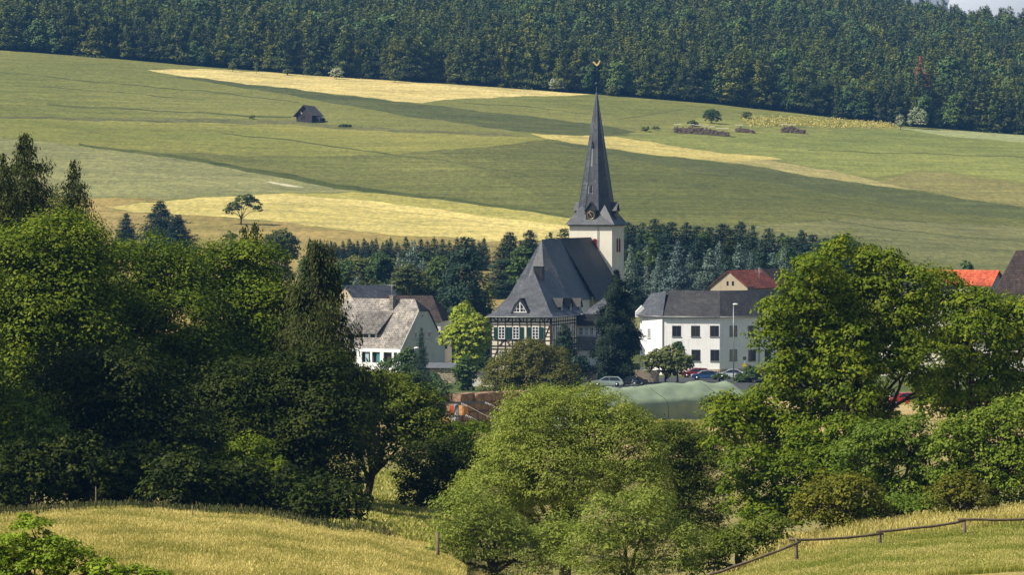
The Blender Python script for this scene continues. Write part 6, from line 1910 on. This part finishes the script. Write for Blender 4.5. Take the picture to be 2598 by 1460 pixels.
for i, (px, top) in enumerate([(1396, 590), (1432, 578), (1592, 562), (1612, 570), (1632, 566), (1660, 556), (1682, 566), (1704, 562), (1742, 562), (1768, 572), (1800, 574), (1832, 566), (1880, 560), (1910, 572), (1950, 580), (1985, 590), (2010, 600), (2034, 582), (2062, 594), (2096, 602), (2125, 596), (2150, 592), (2172, 612), (2195, 630)]):
    conifer('mid_dark', px, top, 776 + (i * 37) % 28, 30 + (i * 13) % 24, 'dark green conifer in the back row of the belt behind the church', G1)
for i, (px, top) in enumerate([(1600, 620), (1622, 660), (1652, 604), (1672, 640), (1700, 650), (1722, 612), (1750, 640), (1772, 600), (1802, 632), (1826, 612), (1850, 648), (1876, 616), (1906, 640), (1932, 610), (1962, 640), (1990, 625), (2020, 650), (2050, 640), (1640, 690), (1680, 690), (1735, 690), (1770, 690), (1600, 690), (2080, 650)]):
    conifer('mid_blue' if i % 3 != 1 else 'mid_dark', px, top, 744 + (i * 31) % 22, 22 + (i * 7) % 20,
            'grey-blue conifer in the front row of the belt' if i % 3 != 1 else 'dark green conifer in the front row of the belt', G1)
for i, (px, top, rp, m_) in enumerate(((1645, 590, 34, 'green'), (1785, 592, 30, 'green'), (1855, 585, 26, 'shade_darkoak'), (1995, 600, 34, 'green'), (2075, 620, 36, 'green'), (2110, 650, 30, 'bush'), (1715, 690, 24, 'bush'), (1820, 690, 26, 'green'), (1940, 690, 26, 'bush'), (2010, 690, 28, 'bush'))):
    vtree('belt_tree', 'round broadleaf tree among the conifers of the belt', px, top, 752 + (i * 11) % 30, rp, L_[m_], 330 + i, 0.24, n=7, group='broadleaf trees in the belt behind the church', bottom=top + 110)
G2 = 'young conifers in a row at the field foot'
for i, px in enumerate(range(786, 1012, 12)):
    conifer('far_small', px + (i * 5) % 7, 602 + (i * 11) % 17 + (8 if 840 < px < 870 else 0), 822 + (i * 7) % 12, 9 + (i * 3) % 5, 'small dark conifer in the row at the foot of the field', G2, name='young_spruce')
for i, px in enumerate((1030, 1068, 1084, 1102, 1122, 1140, 1160, 1200, 1215, 1228)):
    conifer('far_small', px, 600 + (i * 5) % 14, 812 + (i * 9) % 14, 17, 'dark conifer behind the large spruce at the field foot', G2, name='young_spruce')
G3 = 'orchard trees behind the grey roofed house'
for i, (px, top, rp) in enumerate([(872, 660, 34), (905, 648, 34), (940, 650, 34), (972, 642, 36), (1004, 660, 34), (1030, 672, 34), (890, 695, 36), (930, 690, 36), (968, 700, 36), (1010, 705, 36), (1060, 690, 36), (1090, 665, 34), (1120, 650, 32), (1100, 705, 36), (1050, 720, 32), (850, 690, 30), (820, 665, 34), (1150, 700, 30), (785, 650, 30), (1235, 715, 22), (845, 655, 30), (1075, 640, 26), (915, 715, 34), (990, 725, 30), (1020, 745, 26)]):
    vtree('orchard_tree', 'olive green orchard tree behind the pale grey roof' if i % 3 else 'mid green orchard tree behind the pale grey roof', px, top, 688 + (i * 17) % 40, rp * 1.3, L_['olive'] if i % 3 else L_['green'], 200 + i, 0.22, n=9, bottom=top + 95, group=G3)
for i, (px, top) in enumerate([(905, 690), (990, 662), (1075, 655), (1010, 640)]):
    conifer('mid_blue', px, top, 700 + i * 4, 22, 'blue-grey spruce among the orchard trees', G3)
# trees peeping above the maple
vtree('tree', 'grey-brown thin crown just above the maple top', 2262, 632, 700, 24, L_['olive'], 301, 0.3, n=5, cover=0.7)
vtree('bush', 'dark bush on the slope beside the orange roof', 2450, 664, 690, 30, L_['green'], 302, 0.3, n=6, cat='bush')
# lone fruit tree in the wheat
D = hitD(613, 571)
px_tree('fruit_tree', 'lone crooked fruit tree at the edge of the ripe wheat field', 'tree', D,
        [(592, 526, 16, 13), (615, 513, 20, 14), (643, 519, 19, 15), (655, 534, 10, 10), (580, 538, 12, 11), (630, 505, 15, 10), (605, 530, 9, 8)], L_['green'], 0.161, 1.3, base=611, seed=303, cl=0.45, fork=0.3, trunk_r=0.2, jit=0.15)
# bushes in the fields
def field_bush(px, base, w, h, label, mat, name='bush', cat='bush', seed=0, leaf=0.32, group=None):
    if name == 'elder_bush': base += 5; h *= 1.1; w *= 1.15
    D = hitD(px, base)
    px_tree(name, label, cat, D, [(px - w * .4, base - h * .45, w * .5, h * .5), (px + w * .35, base - h * .42, w * .5, h * .5), (px, base - h * .6, w * .55, h * .45)], mat, leaf * 0.8, 1.5, base=px, seed=int(px) + seed, cl=0.5, trunk_r=0.08, group=group)
field_bush(1806, 314, 26, 34, 'round dark bush above the long log pile', L_['green'])
field_bush(1894, 306, 14, 22, 'small olive bush above the short log pile', L_['olive'])
field_bush(1638, 336, 12, 14, 'tiny bush at the left end of the rough terrace', L_['olive'])
field_bush(1664, 330, 10, 8, 'low scrub beside the tiny bush', L_['olive'])
field_bush(1758, 322, 16, 16, 'thin scrub left of the round dark bush', L_['olive'])
field_bush(640, 303, 8, 9, 'tiny thorn bush on the verge left of the hut', L_['olive'])
field_bush(875, 323, 18, 6, 'low dark scrub right of the wooden hut', L_['green'])
for px, by, w, h in ((2330, 322, 24, 46), (1415, 228, 20, 32), (855, 196, 17, 24), (1003, 205, 14, 30), (590, 177, 10, 20), (2285, 324, 12, 32), (650, 182, 5, 26), (730, 186, 12, 14), (1555, 238, 15, 22)):
    field_bush(px, by, w, h, {2330: 'large creamy flowering elder at the forest corner', 1415: 'creamy flowering elder left of the spire tip', 855: 'flowering elder at the forest edge above the ripe field', 1003: 'pale green shrub at the forest edge over the ripe field', 590: 'first pale shrub along the forest edge', 2285: 'small flowering shrub left of the large elder', 650: 'narrow pale shrub squeezed between spruces', 730: 'low pale shrub at the forest foot', 1555: 'yellow-green shrub right of the spire ball'}[px],
               L_['blossom'] if px in (2330, 1415, 855, 2285) else L_['olive'], 'elder_bush', 'bush', seed=5)
# tufted rows on the terrace
def tuft_rows():
    rng = np.random.default_rng(77)
    Cs = []
    for row in range(24):
        p0 = 1880 + row * 16
        for k in range(26):
            t = k / 25
            px = p0 + 30 * t; py = np.interp(px, [1880, 2050, 2250, 2330], [300, 300, 314, 322]) + 22 * t * (1 - max(0, (px - 2100) / 300))
            if px > 2300 or px < 1870: continue
            D = hitD(px, py); g = gpt(px, D)
            for j in range(10): Cs.append((g.x + rng.normal() * 0.5, g.y + rng.normal() * 0.5, g.z + abs(rng.normal()) * 0.45))
    c = np.array(Cs); n = len(c)
    nn = unit(rng.normal(size=(n, 3)) + np.array([0, -0.6, 0.4]))
    V, Q, v = quads(c, nn, 0.28 * (0.5 + rng.random(n)), np.clip(rng.normal(0.6, 0.25, n), 0, 1), rng, 0.5)
    o = link_mesh('grass_tufts', arr_mesh('grass_tufts', V, Q, v), L_['grass'])
    o['kind'] = 'stuff'
tuft_rows()

# ================================================================== forest
def forest():
    rng = np.random.default_rng(500)
    cm = []
    for k in range(6):
        kw = [dict(power=0.5, droop=0.22), dict(power=0.62, droop=0.3), dict(power=0.4, droop=0.2), dict(power=0.55, droop=0.28), dict(power=0.45, droop=0.15), dict(power=0.75, droop=0.3)][k]
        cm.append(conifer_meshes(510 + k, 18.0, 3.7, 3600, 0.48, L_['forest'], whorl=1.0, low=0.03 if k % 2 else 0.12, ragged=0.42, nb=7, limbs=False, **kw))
    dm = conifer_meshes(530, 18.0, 2.6, 1500, 0.45, L_['dead'], whorl=1.3, low=0.25, ragged=0.3, nb=6, power=0.6, droop=0.2, limbs=False)
    bm_ = []
    for k in range(3):
        lobes = []
        for i in range(9):
            a = rng.random() * 6.28; rr = rng.random() ** .5 * 2.6; z = rng.uniform(3.0, 12.0)
            lobes.append(((math.cos(a) * rr, math.sin(a) * rr, z), (2.2, 2.2, 2.2 + rng.random())))
        lobes.append(((0, 0, 12.5), (2.2, 2.2, 2.4)))
        c, n, v = lobe_leaves(rng, lobes, 0.5, 1.1, 0.9)
        V, Q, var = quads(c, n, 0.5 * (0.6 + 0.7 * rng.random(len(c))), v, rng)
        me = arr_mesh('crown', V, Q, var); me.materials.append(L_['forest_broad'])
        tb = MB().tube([(0, 0, -.5), (0, 0, 10)], [0.3, 0.1], 7)
        tm = bpy.data.meshes.new('trunk'); tm.from_pydata([tuple(p) for p in tb.v], [], tb.f); tm.materials.append(M['bark'])
        bm_.append((me, tm))
    broad_zones = [(60, 150), (440, 520), (560, 620), (1470, 1620), (1770, 1850), (1960, 2060), (2140, 2190), (2350, 2440)]
    cnt = 0
    # edge rows, single trees
    for row in range(4):
        d0 = DE + 3.5 + row * 5.2
        px = -40 + row * 11
        while px < 2640:
            D = d0 + rng.normal() * 1.2
            g = gpt(px, D)
            h = rng.uniform(14.5, 18.5) + (2.0 * math.sin(px * 0.011) + 1.2 * math.sin(px * 0.031))
            if row == 0 : h *= rng.uniform(0.72, 1.0)
            br = any(a < px < b for a, b in broad_zones) and row < 2 and rng.random() < 0.75
            sc = h / 18.0
            if cnt < 296:
                if br:
                    k = rng.integers(3); hh = rng.uniform(0.45, 0.95)
                    place_tree('broadleaf_tree', bm_[k], g - Vector((0, 0, 1.5 * hh)), (hh * 1.0, hh, hh), rng.random() * 6.28, 'rounded broadleaf tree standing at the conifer forest edge', 'tree', 'broadleaf trees at the forest edge')
                else:
                    k = rng.integers(5)
                    place_tree('forest_spruce', cm[k], g, (sc * rng.uniform(0.85, 1.2),) * 2 + (sc,), rng.random() * 6.28, 'tall dark conifer along the forest edge', 'tree', 'conifers along the forest edge')
                cnt += 1
            px += rng.uniform(26, 44)
    p = hitD(2335, 318)
    D = DE + 30; g = gpt(2337, D)
    place_tree('dead_spruce', dm, g, (1.2, 1.2, 1.32), 0, 'rust-red dead spruce among the green forest', 'tree')
    # the rest of the wood: one mass
    pts = []; vi = []
    d = DE + 24
    while d < DR + 60:
        stp = 6.6 + (d - DE) * 0.002
        px = -160 + rng.uniform(0, 30)
        while px < 2760:
            dd = d + rng.normal() * 1.6
            x = (px - CX) / F * dd
            if not (abs(px - 2337) < 14 and dd < DE + 75):
                pts.append((x, dd, float(zt(x, dd)) - 0.4))
            px += stp * F / d * rng.uniform(0.75, 1.3)
        d += stp * 0.95
    pts = np.array(pts)
    me = bpy.data.meshes.new('forest'); me.vertices.add(len(pts)); me.vertices.foreach_set('co', pts.ravel())
    n = len(pts)
    patch = np.sin(pts[:, 0] * 0.03 + 1) * np.sin(pts[:, 1] * 0.02) + 0.5 * np.sin(pts[:, 0] * 0.09 + pts[:, 1] * 0.05)
    rough = np.sin(pts[:, 0] * 0.21 + 2 * np.sin(pts[:, 1] * 0.05)) * np.sin(pts[:, 1] * 0.16 + pts[:, 0] * 0.03)
    for nm, ty, val in (('rot', 'FLOAT', rng.random(n) * 6.28), ('sca', 'FLOAT', (0.90 + 0.10 * patch + 0.15 * rough + rng.normal(size=n) * 0.13)), ('idx', 'INT', np.where((patch > 0.75) & (rng.random(n) < 0.6) | (rng.random(n) < 0.10), 6 + rng.integers(0, 3, n), rng.integers(0, 6, n)))):
        at = me.attributes.new(nm, ty, 'POINT'); at.data.foreach_set('value', val.astype(np.float32 if ty == 'FLOAT' else np.int32))
    fo = bpy.data.objects.new('forest', me); COL.objects.link(fo); fo['kind'] = 'stuff'
    src = bpy.data.collections.new('forest_sources')
    for i, m_ in enumerate([c[0] for c in cm] + [b[0] for b in bm_]):
        so = bpy.data.objects.new('forest_source_%d' % i, m_); src.objects.link(so)
    ng = bpy.data.node_groups.new('forest', 'GeometryNodeTree')
    ng.interface.new_socket('Geometry', in_out='INPUT', socket_type='NodeSocketGeometry')
    ng.interface.new_socket('Geometry', in_out='OUTPUT', socket_type='NodeSocketGeometry')
    N = ng.nodes; L = ng.links
    gi = N.new('NodeGroupInput'); go = N.new('NodeGroupOutput')
    ci = N.new('GeometryNodeCollectionInfo'); ci.inputs['Collection'].default_value = src
    ci.inputs['Separate Children'].default_value = True
    ip = N.new('GeometryNodeInstanceOnPoints'); ip.inputs['Pick Instance'].default_value = True
    def attr(nm, ty):
        a = N.new('GeometryNodeInputNamedAttribute'); a.data_type = ty; a.inputs['Name'].default_value = nm
        return a.outputs[0]
    L.new(gi.outputs[0], ip.inputs['Points']); L.new(ci.outputs[0], ip.inputs['Instance'])
    L.new(attr('idx', 'INT'), ip.inputs['Instance Index'])
    cx = N.new('ShaderNodeCombineXYZ'); L.new(attr('rot', 'FLOAT'), cx.inputs[2]); L.new(cx.outputs[0], ip.inputs['Rotation'])
    L.new(attr('sca', 'FLOAT'), ip.inputs['Scale'])
    L.new(ip.outputs[0], go.inputs[0])
    md = fo.modifiers.new('gn', 'NODES'); md.node_group = ng
    print('forest points', n, 'singles', cnt)
forest()

# ================================================================== meadow grass
def blades(name, mat, xr, dr, dens_, h0, seed, w=0.022, mask=None, heads=0.25, hvar=0.5, patch=0.35, kind='stuff'):
    rng = np.random.default_rng(seed)
    A = (xr[1] - xr[0]) / F * (dr[1] ** 2 - dr[0] ** 2) / 2
    n = int(A * dens_)
    D = np.sqrt(dr[0] ** 2 + rng.random(n) * (dr[1] ** 2 - dr[0] ** 2))
    px = xr[0] + rng.random(n) * (xr[1] - xr[0])
    x = (px - CX) / F * D
    if mask is not None:
        k = mask(px, D, rng); x, D, px = x[k], D[k], px[k]; n = len(x)
    z = zt(x, D)
    pt = 0.5 + 0.5 * np.sin(x * 0.7 + 1.3 * np.sin(D * 0.21)) * np.sin(D * 0.33 + x * 0.4)
    pt2 = 0.5 + 0.5 * np.sin(x * 2.3 + 2.0 * np.sin(D * 0.9)) * np.sin(D * 1.1 + x * 1.7 + 2)
    h = h0 * (0.6 + hvar * rng.random(n)) * (0.85 + 0.3 * pt2)
    an = rng.random(n) * 6.283; ln = rng.normal(size=(n, 2)) * 0.22
    ww = w * (0.7 + 0.8 * rng.random(n))
    cx, sx = np.cos(an) * ww, np.sin(an) * ww
    b = np.stack([x, D, z - 0.03], 1)
    tip = np.stack([x + ln[:, 0] * h, D + ln[:, 1] * h, z + h], 1)
    mid = b + (tip - b) * 0.55 + np.stack([-ln[:, 0] * h * 0.15, -ln[:, 1] * h * 0.15, h * 0.05], 1)
    s = np.stack([cx, sx, np.zeros(n)], 1)
    hd = (rng.random(n) < heads)[:, None]
    V = np.stack([b - s, b + s, mid + s * np.where(hd, 0.5, 1.0), mid - s * np.where(hd, 0.5, 1.0), tip - s * np.where(hd, 1.3, .15), tip + s * np.where(hd, 1.3, .15)], 1).reshape(-1, 3)
    o = np.arange(n)[:, None] * 6
    Q = np.concatenate([o + np.array([[0, 1, 2, 3]]), o + np.array([[3, 2, 5, 4]])])
    v = np.clip(0.42 + patch * (pt - 0.5) + 0.5 * patch * (pt2 - 0.5) + 0.14 * rng.normal(size=n), 0, 1)
    v2 = np.clip(v + np.where(hd[:, 0], 0.32, 0.08), 0, 1)
    ob = link_mesh(name, arr_mesh(name, V, Q, np.concatenate([v, v2])), mat)
    ob['kind'] = kind
    return ob
blades('grass', L_['grass'], (-60, 1180), (118, 208), 480, 0.32, 601, w=0.0078, patch=0.55)
blades('grass', L_['grass2'], (1780, 2680), (140, 196), 480, 0.24, 602, w=0.0078, patch=0.6)
blades('grass', L_['grass2'], (840, 1180), (205, 330), 45, 0.5, 603, w=0.035)
blades('weeds', L_['weed'], (-60, 1000), (192, 208), 26, 0.6, 604, w=0.020, heads=0.4, mask=lambda px, D, r: D > 200 + 3 * r.normal(size=len(D)))
blades('weeds', L_['grass'], (1850, 2680), (186, 199), 120, 0.55, 605, w=0.012, heads=0.6, mask=lambda px, D, r: D > 190 + 4 * r.normal(size=len(D)))
blades('grass', L_['grass2'], (1560, 2300), (395, 436), 25, 0.5, 606, w=0.05, mask=lambda px, D, r: D > 426)

blades('weeds', L_['sunbush'], (-60, 1180), (122, 206), 60, 0.28, 611, w=0.012, mask=lambda px, D, r: (np.sin(px * 0.021 + D * 0.11) * np.sin(D * 0.23 + px * 0.006) + 0.35 * r.normal(size=len(D))) > 0.55)
blades('weeds', L_['sunbush'], (1780, 2680), (142, 194), 80, 0.24, 612, w=0.012, mask=lambda px, D, r: (np.sin(px * 0.017 + D * 0.13) * np.sin(D * 0.31 + px * 0.009) + 0.35 * r.normal(size=len(D))) > 0.45)

# ================================================================== clouds added beyond the hill to brighten the strip of sky
def sky_fill_clouds():
    rng = np.random.default_rng(8)
    m = MB()
    for k in range(46):
        x = -4500 + 200 * k + rng.normal() * 60
        m.ball((x, 9000 + rng.normal() * 200, 380 + rng.normal() * 60), 330 + rng.random() * 160, 300, 260 + rng.random() * 120, 20, 12)
    mt = simple('sky_fill_white', (0.44, 0.47, 0.52), (0.40, 0.43, 0.49), 0.002, 1.0)
    o = m.build('sky_fill_clouds', mt); o['kind'] = 'stuff'
sky_fill_clouds()
# ================================================================== haze
def haze():
    hz = MB().box(-1500, 1500, -60, 5600, -60, 240)
    me = bpy.data.meshes.new('haze'); me.from_pydata(hz.v, [], hz.f); me.update()
    m = bpy.data.materials.new('haze_air'); m.use_nodes = True
    nt = m.node_tree; nt.nodes.clear()
    out = nt.nodes.new('ShaderNodeOutputMaterial'); v = nt.nodes.new('ShaderNodeVolumePrincipled')
    v.inputs['Color'].default_value = (0.16, 0.45, 0.95, 1); v.inputs['Density'].default_value = HAZE
    v.inputs['Anisotropy'].default_value = 0.2
    nt.links.new(v.outputs[0], out.inputs['Volume'])
    me.materials.append(m)
    o = bpy.data.objects.new('haze', me); COL.objects.link(o); o['kind'] = 'stuff'
    bm = bmesh.new(); bm.from_mesh(me); bmesh.ops.recalc_face_normals(bm, faces=bm.faces); bm.to_mesh(me); bm.free()
haze()
print('objects', len(bpy.data.objects), 'faces', sum(len(m.polygons) for m in bpy.data.meshes))
